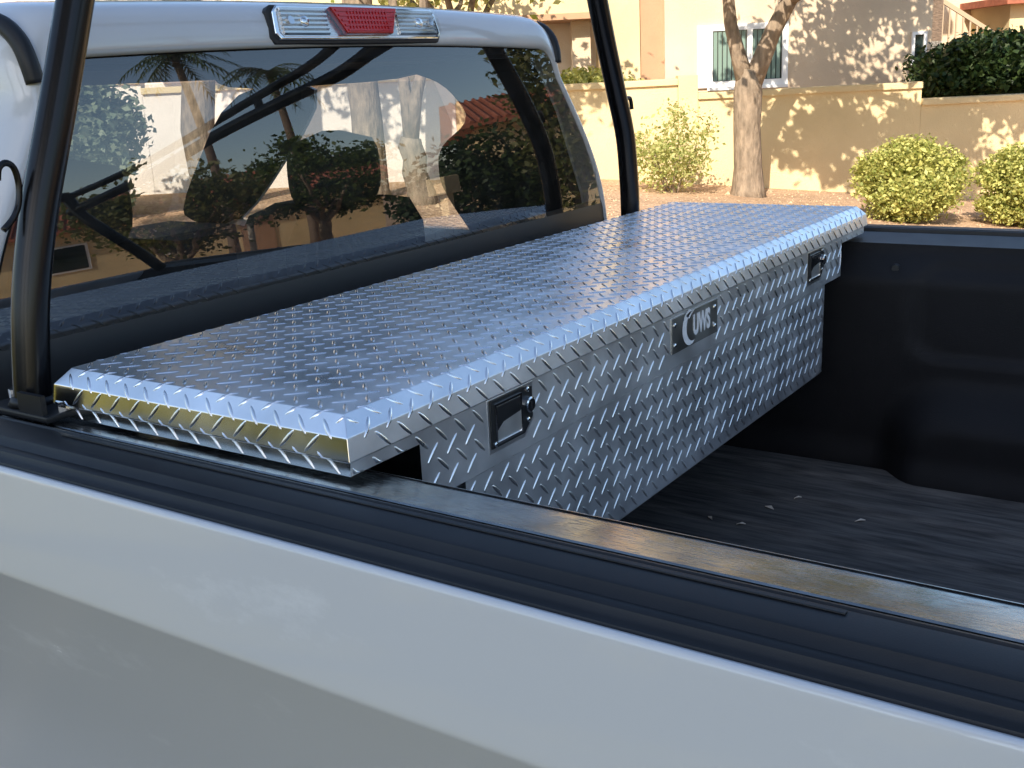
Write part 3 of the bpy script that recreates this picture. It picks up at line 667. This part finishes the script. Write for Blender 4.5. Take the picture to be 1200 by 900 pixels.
# roof panel forward to the windshield
def roofpt(u, v):
    x = -.33-.85*v; yy = u*.715; e = abs(u)
    return T(x, YG+yy, .523-.012*u*u-.075*max(0, (e-.78)/.22)**2-.03*v*v)
build('roof', MB().grid(roofpt, list(np.linspace(-1, 1, 33)), list(np.linspace(0, 1, 8))), 'paint', tr, smooth=True, fixn=False)
build('rear_header', MB().box(T(-.27, YG-.66, .410), T(-.212, YG+.66, .452)), 'interior', tr)
build('headliner', MB().grid(lambda u, v: T(-.20-.96*v, YG+u*.66, .418-.02*v), [-1, 0, 1], [0, .5, 1]), 'interior', tr, fixn=False)
for s_ in (-1, 1):
    p = [(-.190, .692, .395), (-.194, .695, .425), (-.208, .697, .455), (-.245, .700, .480), (-.33, .702, .492), (-.46, .702, .492), (-1.15, .695, .472)]
    build('roof_moulding', MB().tube([T(a, YG+s_*b, c) for a, b, c in smooth_path(p, 4)], .0135, 10), 'cap', tr, smooth=True)
    # door, sill and pillars
    yb, yt = .935, .735
    door = MB().loft([[T(x, YG+s_*y, z) for y, z in ((.905, -.045), (.950, -.07), (.995, -.12), (1.004, -.145), (.985, -.22), (.925, -.46), (.92, -.80), (.90, -.90), (.85, -.90), (.87, -.045))] for x in (-.36, -1.62)])
    do = build('door', door, 'paint', tr, smooth=True, angle=35)
    build('handle', MB().box(T(-.62, YG+s_*.99-.012, -.19), T(-.46, YG+s_*.99+.022, -.155)), 'paint', do, bevel=.008)
    build('cab_corner', MB().loft([[T(x, YG+s_*y, z) for y, z in ((.90, .02), (.945, -.06), (.995, -.12), (1.004, -.145), (.985, -.22), (.925, -.46), (.92, -.80), (.90, -.90), (.80, -.90), (.80, .02))] for x in (-.19, -.355)]), 'paint', tr, smooth=True, angle=35)
    def sy(z): return .905-.235*max(0, min(1, (z+.05)/.47))
    def slab(poly, nm, m='interior', th=.05):
        for _ in range(2):                       # rounded corners
            poly = [q for i_ in range(len(poly)) for a_, b_ in ((poly[i_], poly[(i_+1) % len(poly)]),) for q in ((.8*a_[0]+.2*b_[0], .8*a_[1]+.2*b_[1]), (.2*a_[0]+.8*b_[0], .2*a_[1]+.8*b_[1]))]
        build(nm, MB().loft([[T(x, YG+s_*(sy(z)+.005), z) for x, z in poly], [T(x, YG+s_*(sy(z)-.007), z) for x, z in poly]]), m, tr)
        build(nm+'_trim', MB().loft([[T(x, YG+s_*(sy(z)-.009), z) for x, z in poly], [T(x, YG+s_*(sy(z)-th), z) for x, z in poly]]), 'interior', tr)
    slab([(-.22, -.12), (-.56, -.12), (-.64, .08), (-.60, .19), (-.45, .27), (-.50, .36), (-.62, .40), (-.62, .47), (-.22, .47)], 'rear_pillar', 'paint')
    slab([(-.56, .375), (-1.30, .365), (-1.34, .44), (-.56, .455)], 'roof_rail', 'paint')
    slab([(-.90, .378), (-1.28, .368), (-1.80, -.02), (-1.74, -.06), (-1.56, -.06)], 'front_pillar', 'paint', .06)
    build('side_window', MB().add([T(x, YG+s_*(sy(z)-.02), z) for x, z in ((-.52, -.05), (-1.6, -.05), (-.95, .37), (-.55, .37))], [(0, 1, 2, 3)]), 'glass2', tr, fixn=False)
build('windshield', MB().grid(lambda u, v: T(-1.28-.52*v-.08*(1-u*u)*v, YG+u*(.62+.24*v), .395-.415*v), list(np.linspace(-1, 1, 13)), list(np.linspace(0, 1, 7))), 'glass2', tr, smooth=True, fixn=False)
build('cab_floor', MB().box(T(-1.75, YG-.9, -.86), T(-.22, YG+.9, -.80)), 'interior', tr)
build('cab_back_panel', MB().box(T(-.262, YG-.84, -.8), T(-.215, YG+.84, -.02)), 'interior', tr)
build('dashboard', MB().box(T(-1.85, YG-.84, -.5), T(-1.42, YG+.84, -.045)), 'interior', tr, bevel=.06)
hd = build('hood', MB().grid(lambda u, v: T(-1.80-1.05*v, YG+u*(.88-.05*v), -.035-.05*u*u-.10*v*v-.5*max(0, v-.93)), list(np.linspace(-1, 1, 15)), list(np.linspace(0, 1, 13))), 'paint', tr, smooth=True, fixn=False)
for s_ in (-1, 1):
    build('fender', MB().loft([[T(x, YG+s_*y, z) for y, z in ((.85, -.10-.1*k), (.93, -.11-.1*k), (1.015, -.19-.06*k), (1.02, -.45), (1.0, -.66), (.85, -.66))] for x, k in ((-1.63, 0), (-2.2, .3), (-2.86, 1))]), 'paint', tr, smooth=True, angle=35)
build('front_bumper', MB().box(T(-3.0, YG-.98, -1.0), T(-2.84, YG+.98, -.68)), 'chrome', tr, bevel=.04)
build('grille', MB().box(T(-2.90, YG-.7, -.68), T(-2.84, YG+.7, -.25)), 'cap', tr, bevel=.03)
build('chassis', MB().box(T(-2.8, YG-.6, -1.05), T(1.9, YG+.6, -.87)), 'rubber', tr)
for wx in (-2.2, 1.12):
    for s_ in (-1, 1):
        wo = MB(); yy = YG+s_*.86
        def ringw(r, y): return [(wx+r*math.cos(a), y, .39+r*math.sin(a)) for a in np.linspace(0, 2*math.pi, 33)[:-1]]
        ty = build('tyre', MB().loft([ringw(.25, yy-.12), ringw(.36, yy-.125), ringw(.388, yy-.09), ringw(.39, yy+.09), ringw(.36, yy+.125), ringw(.25, yy+.12)], True, False), 'tyre', tr, smooth=True)
        build('rim', MB().loft([ringw(.25, yy-.1), ringw(.24, yy-.02*s_), ringw(.09, yy+.05*s_), ringw(.05, yy+.06*s_)], True, True), 'chrome', ty, smooth=True)
# seats
for yy, sx in ((.47, -.62), (1.22, -.62)):
    se = build('seat', MB().loft([[T(sx+dx+fx_*.0, yy+hw*q, z) for q, dx in ((-1, .06), (-.8, .0), (.8, .0), (1, .06), (1, -.10), (.7, -.13), (-.7, -.13), (-1, -.10))] for z, hw, fx_ in ((-.55, .25, 0), (-.2, .26, 0), (.02, .25, 0), (.085, .20, 0), (.10, .12, 0))]), 'seat', tr, smooth=True)
    hr = []
    for q in np.linspace(0, 1, 9):
        z = .075+.19*q; w2 = .13*(max(0, 1-abs(2*q-1)**3.2))**.34+.012
        hr.append([T(sx+.055*math.copysign(abs(math.sin(a))**.7, math.sin(a))*(.45+.55*w2/.142), yy+w2*math.copysign(abs(math.cos(a))**.7, math.cos(a)), z) for a in np.linspace(0, 2*math.pi, 21)[:-1]])
    build('headrest', MB().loft(hr), 'seat', se, smooth=True)
    build('cushion', MB().box(T(sx-.62, yy-.26, -.55), T(sx-.1, yy+.26, -.40)), 'seat', se, bevel=.05)
sw = MB(); sw.tube([T(-1.30+.08*math.sin(a)*.6, .47+.19*math.cos(a), -.08+.17*math.sin(a)) for a in np.linspace(0, 6.283, 25)], .016, 8, False)
so_ = build('steering_wheel', sw, 'rubber', tr, smooth=True)
build('steering_column', MB().tube([T(-1.30, .47, -.08), T(-1.48, .47, -.2)], .04, 8), 'rubber', so_)
mi = build('rear_view_mirror', MB().box(T(-1.36, YG-.13, .24), T(-1.33, YG+.13, .31)), 'rubber', tr, bevel=.012)
build('stalk', MB().tube([T(-1.36, YG, .30), T(-1.38, YG, .36)], .01, 6), 'rubber', mi)

# third brake light on the roof edge
BLY0, BLY1 = .635, 1.085
def blx(y, z): return glass_x(y, .43)+.0035-(z-.455)*.22
def blpt(y, z, o): return T(blx(y, z)+o, y, z+o*.35)
def blprism(poly, o0, o1): return MB().loft([[blpt(y, z, o0) for y, z in poly], [blpt(y, z, o1) for y, z in poly]])
oc = lambda y0, y1, z0, z1, r: [(y0+r, z0), (y1-r, z0), (y1, z0+r), (y1-r*.6, z1-r), (y1-r*1.6, z1), (y0+r*1.6, z1), (y0+r*.4, z1-r), (y0, z0+r)]
bl = build('brake_light', blprism(oc(BLY0-.012, BLY1+.012, .443, .508, .010), -.022, .004), 'rubber', tr, bevel=.003)
build('bezel', blprism(oc(BLY0-.004, BLY1+.004, .4475, .5045, .010), .003, .011), 'chrome', bl, bevel=.002)
build('reflector', blprism(oc(BLY0+.006, BLY1-.006, .4515, .500, .008), .010, .0125), 'reflector', bl)
zc = lambda k: .4535+k*.0076
for (ya, yb_) in ((BLY0+.012, .760), (.957, BLY1-.012)):
    for k in range(6):
        build('lens_rib', MB().loft([[blpt(y, zc(k), .0126), blpt(y, zc(k)+.0025, .0165), blpt(y, zc(k)+.006, .0165), blpt(y, zc(k)+.0072, .0126)] for y in (ya, yb_)]), 'reflector', bl)
build('red_lens', blprism([(.797, .4525), (.925, .4525), (.950, .4985), (.765, .4985)], .0126, .0240), 'red', bl, bevel=.002)
for k in range(5):
    build('red_rib', blprism([(.800-k*.006, .456+k*.0085), (.922+k*.005, .456+k*.0085), (.923+k*.005, .4595+k*.0085), (.799-k*.006, .4595+k*.0085)], .0240, .0255), 'red', bl)
for yy in (.70, 1.02):
    build('bulb', MB().tube([blpt(yy, .476, .0126), blpt(yy, .476, .0195)], [.013, .008], 12), 'chrome', bl, smooth=True)
for k in range(13):
    yy = .806+k*.0088
    build('red_prism', blprism([(yy, .457), (yy+.0025, .457), (yy+.0025, .4945), (yy, .4945)], .0240, .0258), 'red', bl)
for yy in (BLY0+.03, BLY1-.03):
    build('screw', MB().tube([blpt(yy, .476, .0126), blpt(yy, .476, .020)], .0075, 10), 'chrome', bl, smooth=False)
build('clear_cover', blprism(oc(BLY0+.004, BLY1-.004, .4500, .502, .009), .021, .0225), 'clear', bl)

# ================================================================== diamond plate tool box
W, L, CI, H1, H2 = .5033, 1.77, .0205, .0267, .0455
tb = thing('truck_tool_box', (W/2, L/2, Z0-.287), 'bright diamond plate aluminium crossover tool box lying across the truck bed', 'tool box')
LI = .0032                                  # the lip leans out a little towards its lower edge
LC = math.hypot(CI-LI, H2-H1); CN = ((H2-H1)/LC, (CI-LI)/LC); LN = (H1/math.hypot(H1, LI), LI/math.hypot(H1, LI))
def ringl(i, z): return [T(i, i, z), T(W-i, i, z), T(W-i, L-i, z), T(i, L-i, z)]
lid = MB().loft([ringl(.0015, 0), ringl(0, .0015), ringl(LI, H1), ringl(CI, H2)], True, True)
lo = build('lid', lid, 'sheet', tb, bevel=.0022, seg=3)
FL = .0065
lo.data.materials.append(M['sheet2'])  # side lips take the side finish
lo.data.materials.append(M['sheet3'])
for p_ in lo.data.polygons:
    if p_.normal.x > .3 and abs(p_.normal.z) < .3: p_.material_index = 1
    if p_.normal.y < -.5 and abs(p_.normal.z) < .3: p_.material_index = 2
flange = MB().loft([ringl(FL, -.0165), ringl(FL, -.0008)], True, False)
# body: one closed shell of stepped sections with flange, upper and lower tub
def by_(y0, y1, x0, x1, z): return [T(x0, y0, z), T(x1, y0, z), T(x1, y1, z), T(x0, y1, z)]
up_ = MB().loft([by_(.121, 1.602, FL, W-FL, -.0885), by_(.121, 1.602, FL, W-FL, -.0165)], True, False)
up_.loft([by_(FL, L-FL, FL, W-FL, -.0165), by_(FL+.0018, L-FL, FL, W-FL, -.0006)], True, False)
up_.add(by_(FL, .121, FL, W-FL, -.0165)+by_(1.602, L-FL, FL, W-FL, -.0165), [(0, 1, 2, 3), (4, 5, 6, 7)])
bo = build('body', up_, 'sheet2', tb)
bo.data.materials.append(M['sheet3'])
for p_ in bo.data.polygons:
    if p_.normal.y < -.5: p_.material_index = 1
LX = W-FL-.0035
lt = MB().loft([by_(.205, 1.508, .03, LX-.006, -.289), by_(.205, 1.508, .026, LX-.002, -.284), by_(.205, 1.508, FL+.004, LX, -.0915), by_(.205, 1.508, FL+.003, W-FL-.001, -.0886)], True, False)
lt.add(by_(.205, 1.508, .03, LX-.006, -.289), [(0, 1, 2, 3)]); lt.add(by_(.121, 1.602, FL+.001, W-FL-.001, -.0884), [(0, 1, 2, 3)])
build('lower_tub', lt, 'sheet2', tb)
PITCHB = .0362
ST = [(-1, 0, 0), (-.80, .64, .8), (-.30, 1, 1), (.30, 1, 1), (.80, .64, .8), (1, 0, 0)]
def bar(mb, fn, u, v, ori, hl=.0152, hw=.0027, hh=.0014):
    """one raised lens shaped bar at sheet position u, v; fn(u, v, h) -> world or None"""
    ca, sa = math.cos(ori), math.sin(ori); vs = []; fs = []
    def pt(a, b, h): return fn(u+ca*a-sa*b, v+sa*a+ca*b, h)
    CR = ((-1, -.12), (-.55, .72), (0, 1.), (.55, .72), (1, -.12)); m = len(CR)
    vs.append(pt(-hl, 0, 0))
    for (t, wv, hv) in ST[1:-1]: vs += [pt(t*hl, hw*wv*c, hh*hv*q) for c, q in CR]
    vs.append(pt(hl, 0, 0))
    if any(q is None for q in vs): return
    n = len(vs)-1; fs += [(0, k+2, k+1) for k in range(m-1)]
    for i in range(3):
        b = 1+m*i
        for k in range(m-1): fs.append((b+k, b+k+1, b+m+1+k, b+m+k))
    b = n-m; fs += [(n, b+k, b+k+1) for k in range(m-1)]
    mb.add(vs, fs)
def lattice(mb, fn, u0, u1, v0, v1, pu=0., pv=0., skip=None, **k):
    for i in range(int((u0-pu)/PITCHB)-1, int((u1-pu)/PITCHB)+2):
        for j in range(int((v0-pv)/PITCHB)-1, int((v1-pv)/PITCHB)+2):
            for (du, dv, ori) in ((0, 0, math.pi/4), (.5, .5, -math.pi/4)):
                u, v = pu+(i+du)*PITCHB, pv+(j+dv)*PITCHB
                if u0 <= u <= u1 and v0 <= v <= v1 and not (skip and skip(u, v)): bar(mb, fn, u, v, ori, **k)
# lid: pattern carried over the folds
def fold(s):
    if s <= 0: return 0., 0., 0., 1.
    if s < LC: return (CI-LI)*s/LC, -(H2-H1)*s/LC, CN[0], CN[1]
    s = min(s, LC+H1-.002); return CI-LI+LI*(s-LC)/H1, -(H2-H1)-(s-LC), LN[0], LN[1]
def lidpt(a, b, h):
    sa = a-(W-CI) if a > W-CI else (CI-a if a < CI else 0); sb = b-(L-CI) if b > L-CI else (CI-b if b < CI else 0)
    if sa > .0 and sb > .0:
        if sa > .006 and sb > .006: return None
        if sa > sb: sb = 0
        else: sa = 0
    da, za, na, nza = fold(sa); db, zb, nb, nzb = fold(sb)
    sga = 1 if a > W/2 else -1; sgb = 1 if b > L/2 else -1
    x = min(max(a, CI), W-CI)+sga*da+sga*na*h; y = min(max(b, CI), L-CI)+sgb*db+sgb*nb*h
    return T(x, y, H2+za+zb+h*min(nza, nzb))
EX = LC+H1+.003
lb = MB(); lattice(lb, lidpt, CI-EX, W-CI+EX, CI-EX, L-CI+EX, .0525, .056)
tag(build('tread_bars', lb, 'bar', lo, smooth=True, fixn=True), kind='stuff')
LATCH = ((.256, .349), (1.388, 1.481)); LOGO = (.756, .932)
def facept(y, z, h):
    if .1225 < y < 1.6005: return T(W-FL+h, y, min(max(z, -.0875), -.0018))
    return T(W-FL+h, min(max(y, .010), L-.010), min(max(z, -.0155), -.0018))
def skipf(y, z): return (not .128 < y < 1.595 and z < -.017) or any(a-.009 < y < b+.009 and z > -.076 for a, b in LATCH) or (LOGO[0]-.007 < y < LOGO[1]+.007 and z > -.072)
fb = MB(); lattice(fb, facept, .01, 1.76, -.088, -.001, .0345, -.0345, skipf)
lattice(fb, lambda x, z, h: T(min(max(x, .012), W-.012), FL+.0018*(min(max(z, -.0155), -.0018)+.0165)/.016-h, min(max(z, -.0155), -.0018)), .02, W-.02, -.012, -.001, .020, -.0250)
def facept2(y, z, h): return T(LX+h-.002*max(0, (-.0915-z)/.19), min(max(y, .208), 1.505), min(max(z, -.2855), -.093))
tag(build('tread_bars', fb, 'bar2', bo, smooth=True), kind='stuff')
f2 = MB(); lattice(f2, facept2, .205, 1.508, -.287, -.0915, .0345, -.0345)
tag(build('tread_bars', f2, 'bar2', tb.children[-1] if False else bo, smooth=True), kind='stuff')
# paddle latches
def fr_face(a, b, h): return T(W-FL+h, a, b)
for k, (a0, a1) in enumerate(LATCH):
    z1, z0 = -.004, -.066
    la = build('latch', MB().prism([(a0, z1), (a1-.022, z1), (a1, z1-.004), (a1, z0+.018), (a1-.020, z0), (a0, z0)], -.001, .0028, fr_face), 'latch', tb, bevel=.0012)
    build('backing_plate', MB().prism([(a0-.004, z1+.001), (a1+.004, z1+.001), (a1+.004, z0+.014), (a1-.018, z0-.006), (a0-.004, z0-.006)], -.002, .0006, fr_face), 'sheet', la, bevel=.0006)
    pa0, pa1 = a0+.010, a1-.030
    rim = MB()
    for p_, q_ in ((((pa0-.003), z1-.006, pa1+.003, z1-.009), 0), ((pa0-.003, z0+.007, pa1+.003, z0+.004), 0), ((pa0-.003, z1-.009, pa0, z0+.007), 0), ((pa1, z1-.009, pa1+.003, z0+.007), 0)):
        rim.prism([(p_[0], p_[1]), (p_[2], p_[1]), (p_[2], p_[3]), (p_[0], p_[3])], .0028, .0046, fr_face)
    build('pan_rim', rim, 'chrome', la)
    build('pan', MB().prism([(pa0, z1-.009), (pa1, z1-.009), (pa1, z0+.007), (pa0, z0+.007)], .0028, .0031, fr_face), 'pan', la)
    build('paddle', MB().add([fr_face(pa0+.001, z1-.010, .0048), fr_face(pa1-.001, z1-.010, .0048), fr_face(pa1-.001, z0+.034, .0042), fr_face(pa0+.014, z0+.030, .0042), fr_face(pa0+.001, z0+.022, .0042),
                              fr_face(pa0+.001, z1-.010, .0032), fr_face(pa1-.001, z1-.010, .0032), fr_face(pa1-.001, z0+.034, .0032), fr_face(pa0+.014, z0+.030, .0032), fr_face(pa0+.001, z0+.022, .0032)],
                             [(0, 1, 2, 3, 4), (5, 9, 8, 7, 6), (0, 5, 6, 1), (1, 6, 7, 2), (2, 7, 8, 3), (3, 8, 9, 4), (4, 9, 5, 0)]), 'paddle', la)
    lk = (a1-.011, -.030)
    build('lock_cylinder', MB().tube([fr_face(lk[0], lk[1], .002), fr_face(lk[0], lk[1], .0075), fr_face(lk[0], lk[1], .0085)], [.0105, .0105, .0085], 20), 'chrome', la, smooth=False)
    build('keyway', MB().box(fr_face(lk[0]-.001, lk[1]-.005, .0084), fr_face(lk[0]+.001, lk[1]+.005, .0089)), 'rubber', la)
    for (sa, sb) in ((a1-.012, z1-.006), (a1-.013, z0+.016), (a0+.006, z0+.005)):
        build('screw', MB().tube([fr_face(sa, sb, .002), fr_face(sa, sb, .004), fr_face(sa, sb, .0048)], [.0034, .0034, .0018], 10), 'chrome', la)
# maker's plate: swoosh and letters
lg = build('maker_plate', MB().prism([(LOGO[0], -.008), (LOGO[1], -.008), (LOGO[1], -.066), (LOGO[0], -.066)], -.001, .0022, fr_face), 'plate', tb, bevel=.0008)
for (sa, sb) in ((.766, -.020), (.766, -.053), (.920, -.020), (.920, -.053)):
    build('rivet', MB().tube([fr_face(sa, sb, .001), fr_face(sa, sb, .0034), fr_face(sa, sb, .0042)], [.0038, .0038, .002], 10), 'chrome', lg)
outer = arc((.822, -.036), .030, 95, 290, 20); inner = arc((.832, -.036), .0245, 285, 95, 20)
sw_ = MB(); n_ = 20
vs = [fr_face(0.82+(a-.82)*1.0, b*1.0+.002, .0030) for a, b in outer]+[fr_face(a, b+.002, .0030) for a, b in reversed(inner)]
sw_.add(vs, [(i, i+1, 20+i+1, 20+i) for i in range(19)]); build('swoosh', sw_, 'logo', lg, fixn=False)
fl_ = MB().add([fr_face(.806, -.013, .0030), fr_face(.818, -.009, .0030), fr_face(.838, -.0085, .0030), fr_face(.826, -.0135, .0030), fr_face(.818, -.020, .0030)], [(0, 1, 2, 3, 4)])
build('swoosh_tip', fl_, 'logo', lg, fixn=False)
cu = bpy.data.curves.new('letters', 'FONT'); cu.body = 'UWS'; cu.size = .047; cu.extrude = .0003; cu.offset = .002; cu.align_x = 'LEFT'
tmp = bpy.data.objects.new('tmp', cu); COL.objects.link(tmp)
me = bpy.data.meshes.new_from_object(tmp.evaluated_get(bpy.context.evaluated_depsgraph_get())); bpy.data.objects.remove(tmp)
xs0 = [v.co.x for v in me.vertices]; wx0, wx1 = min(xs0), max(xs0); zz0 = min(v.co.y for v in me.vertices); zz1 = max(v.co.y for v in me.vertices)
o_ = OFF[tb.name]
for v in me.vertices:
    a = .834+(v.co.x-wx0)/(wx1-wx0)*.066; b = -.052+(v.co.y-zz0)/(zz1-zz0)*.036; q = fr_face(a, b, .0027+v.co.z)
    v.co = (q[0]-o_[0], q[1]-o_[1], q[2]-o_[2])
link('letters', me, 'logo', lg)
build('registered_mark', MB().tube([fr_face(.914, -.0475, .0022), fr_face(.914, -.0475, .0030)], .0022, 8), 'logo', lg)
# clamp feet under the flange
for yy in (.02, 1.66):
    for xx in (.08, .40):
        build('clamp_block', MB().box(T(xx, yy, -.0188), T(xx+.05, yy+.04, -.0168)), 'rubber', tb)

# ================================================================== ladder rack
lr = thing('ladder_rack', (-.05, YC, Z0-.01), 'black tubular ladder rack standing on the bed rails behind the cab', 'ladder rack')
for s_ in (-1, 1):
    if s_ < 0: p = [(-.05, .004, -.012), (-.05, .008, .03), (-.05, .025, .128), (-.05, .056, .233), (-.049, .106, .363), (-.048, .155, .494), (-.045, .20, .62), (-.04, .23, .70)]
    else: p = [(-.05, 1.655, -.03), (-.05, 1.655, .04), (-.05, 1.652, .105), (-.05, 1.637, .215), (-.05, 1.596, .323), (-.049, 1.552, .428), (-.048, 1.514, .526), (-.045, 1.47, .64), (-.04, 1.445, .70)]
    build('front_post', MB().tube(smooth_path([T(*q) for q in p]), .0235, 18), 'tube', lr, smooth=True)
    yb = p[0][1]; f_ = -1 if s_ < 0 else 1
    ft_ = build('foot', MB().box(T(-.105, yb-.035, -.014), T(.03, yb+.035, -.005)), 'cap', lr, bevel=.003)
    build('foot_bolt', MB().tube([T(-.085, yb, -.006), T(-.085, yb, .010)], .010, 6), 'chrome', ft_)
    build('foot_bolt', MB().tube([T(.015, yb, -.006), T(.015, yb, .006)], .009, 6), 'chrome', ft_)
    build('weld_collar', MB().tube([T(-.05, p[0][1], -.006), T(-.05, p[0][1]+.001, .004)], [.031, .026], 16), 'cap', ft_, smooth=True)
    build('gusset', MB().box(T(-.03, yb-.033, -.006), T(.02, yb-.026, .02)), 'cap', ft_)
    ry = .21 if s_ < 0 else 1.42
    up__ = [(-.04, ry, .70), (.20, ry, .675), (.338, ry, .655), (.485, ry, .625), (.80, ry, .585), (1.37, ry, .485), (1.83, ry, .43)]
    lo__ = [(-.045, .199 if s_ < 0 else 1.477, .618), (.209, ry, .592), (.383, ry, .565), (.637, ry, .548), (.95, ry, .51), (1.343, ry, .43), (1.85, ry, .35)]
    build('upper_rail', MB().tube(smooth_path([T(*q) for q in up__], 4), .015, 12), 'tube', lr, smooth=True)
    build('lower_rail', MB().tube(smooth_path([T(*q) for q in lo__], 4), .021, 12), 'tube', lr, smooth=True)
    build('stanchion', MB().tube([T(.72, ry, .54), T(.72, ry, .60)], .014, 8), 'tube', lr, smooth=True)
    oy = -.13*s_ if False else (ry-.20 if s_ < 0 else ry+.20)
    build('rear_post', MB().tube(smooth_path([T(1.85, ry, .44), T(1.80, ry, .34), T(1.72, ry+.02*s_, .24), T(1.68, ry+.12*s_, .09), T(1.67, oy, -.02)], 5), .0235, 14), 'tube', lr, smooth=True)
build('cross_bar', MB().tube([T(-.04, .22, .70), T(-.04, 1.44, .70)], .0235, 16), 'tube', lr, smooth=True)
build('cross_bar', MB().tube([T(1.85, .21, .43), T(1.85, 1.42, .43)], .0235, 16), 'tube', lr, smooth=True)
build('tie_hook', MB().tube(smooth_path([T(-.05, .004, .219), T(-.05, .020, .232), T(-.05, .030, .248), T(-.05, .035, .272), T(-.05, .032, .293), T(-.05, .022, .300), T(-.05, .012, .294), T(-.05, .008, .280)], 4), .0042, 8), 'tube', lr, smooth=True)
build('tie_hook', MB().tube(smooth_path([T(-.05, 1.60, .297), T(-.05, 1.655, .305), T(-.05, 1.668, .300), T(-.05, 1.674, .278)], 4), .0048, 8), 'tube', lr, smooth=True)

# small litter in the bed
for k, (x, y, s_, lb_) in enumerate(((.378, 1.175, .009, 'pale bark flake on the bed mat nearest the tool box'), (.445, 1.175, .010, 'pale curled leaf scrap lying on the bed mat'), (.463, 1.286, .012, 'long thin pale leaf scrap on the bed mat'), (.647, 1.303, .012, 'thin twig scrap out in the open bed'), (.50, 1.352, .009, 'small pale crumb near the wheel housing'))):
    z = floorz(x, y)+.0006; rg = random.Random(k); a = rg.uniform(0, 3)
    p = [(x+s_*math.cos(a+q)*r, y+s_*math.sin(a+q)*r, z+h) for q, r, h in ((0, 1, .001), (.9, .45, .003), (3.14, .9, 0.), (4.4, .4, .004))]
    m_ = MB().loft([[T(*q) for q in p], [T(q[0], q[1], q[2]+.0015) for q in p]])
    tag(build('debris_flake', m_, 'flake', origin=T(x, y, z)), lb_, 'debris', 'litter on the bed mat')
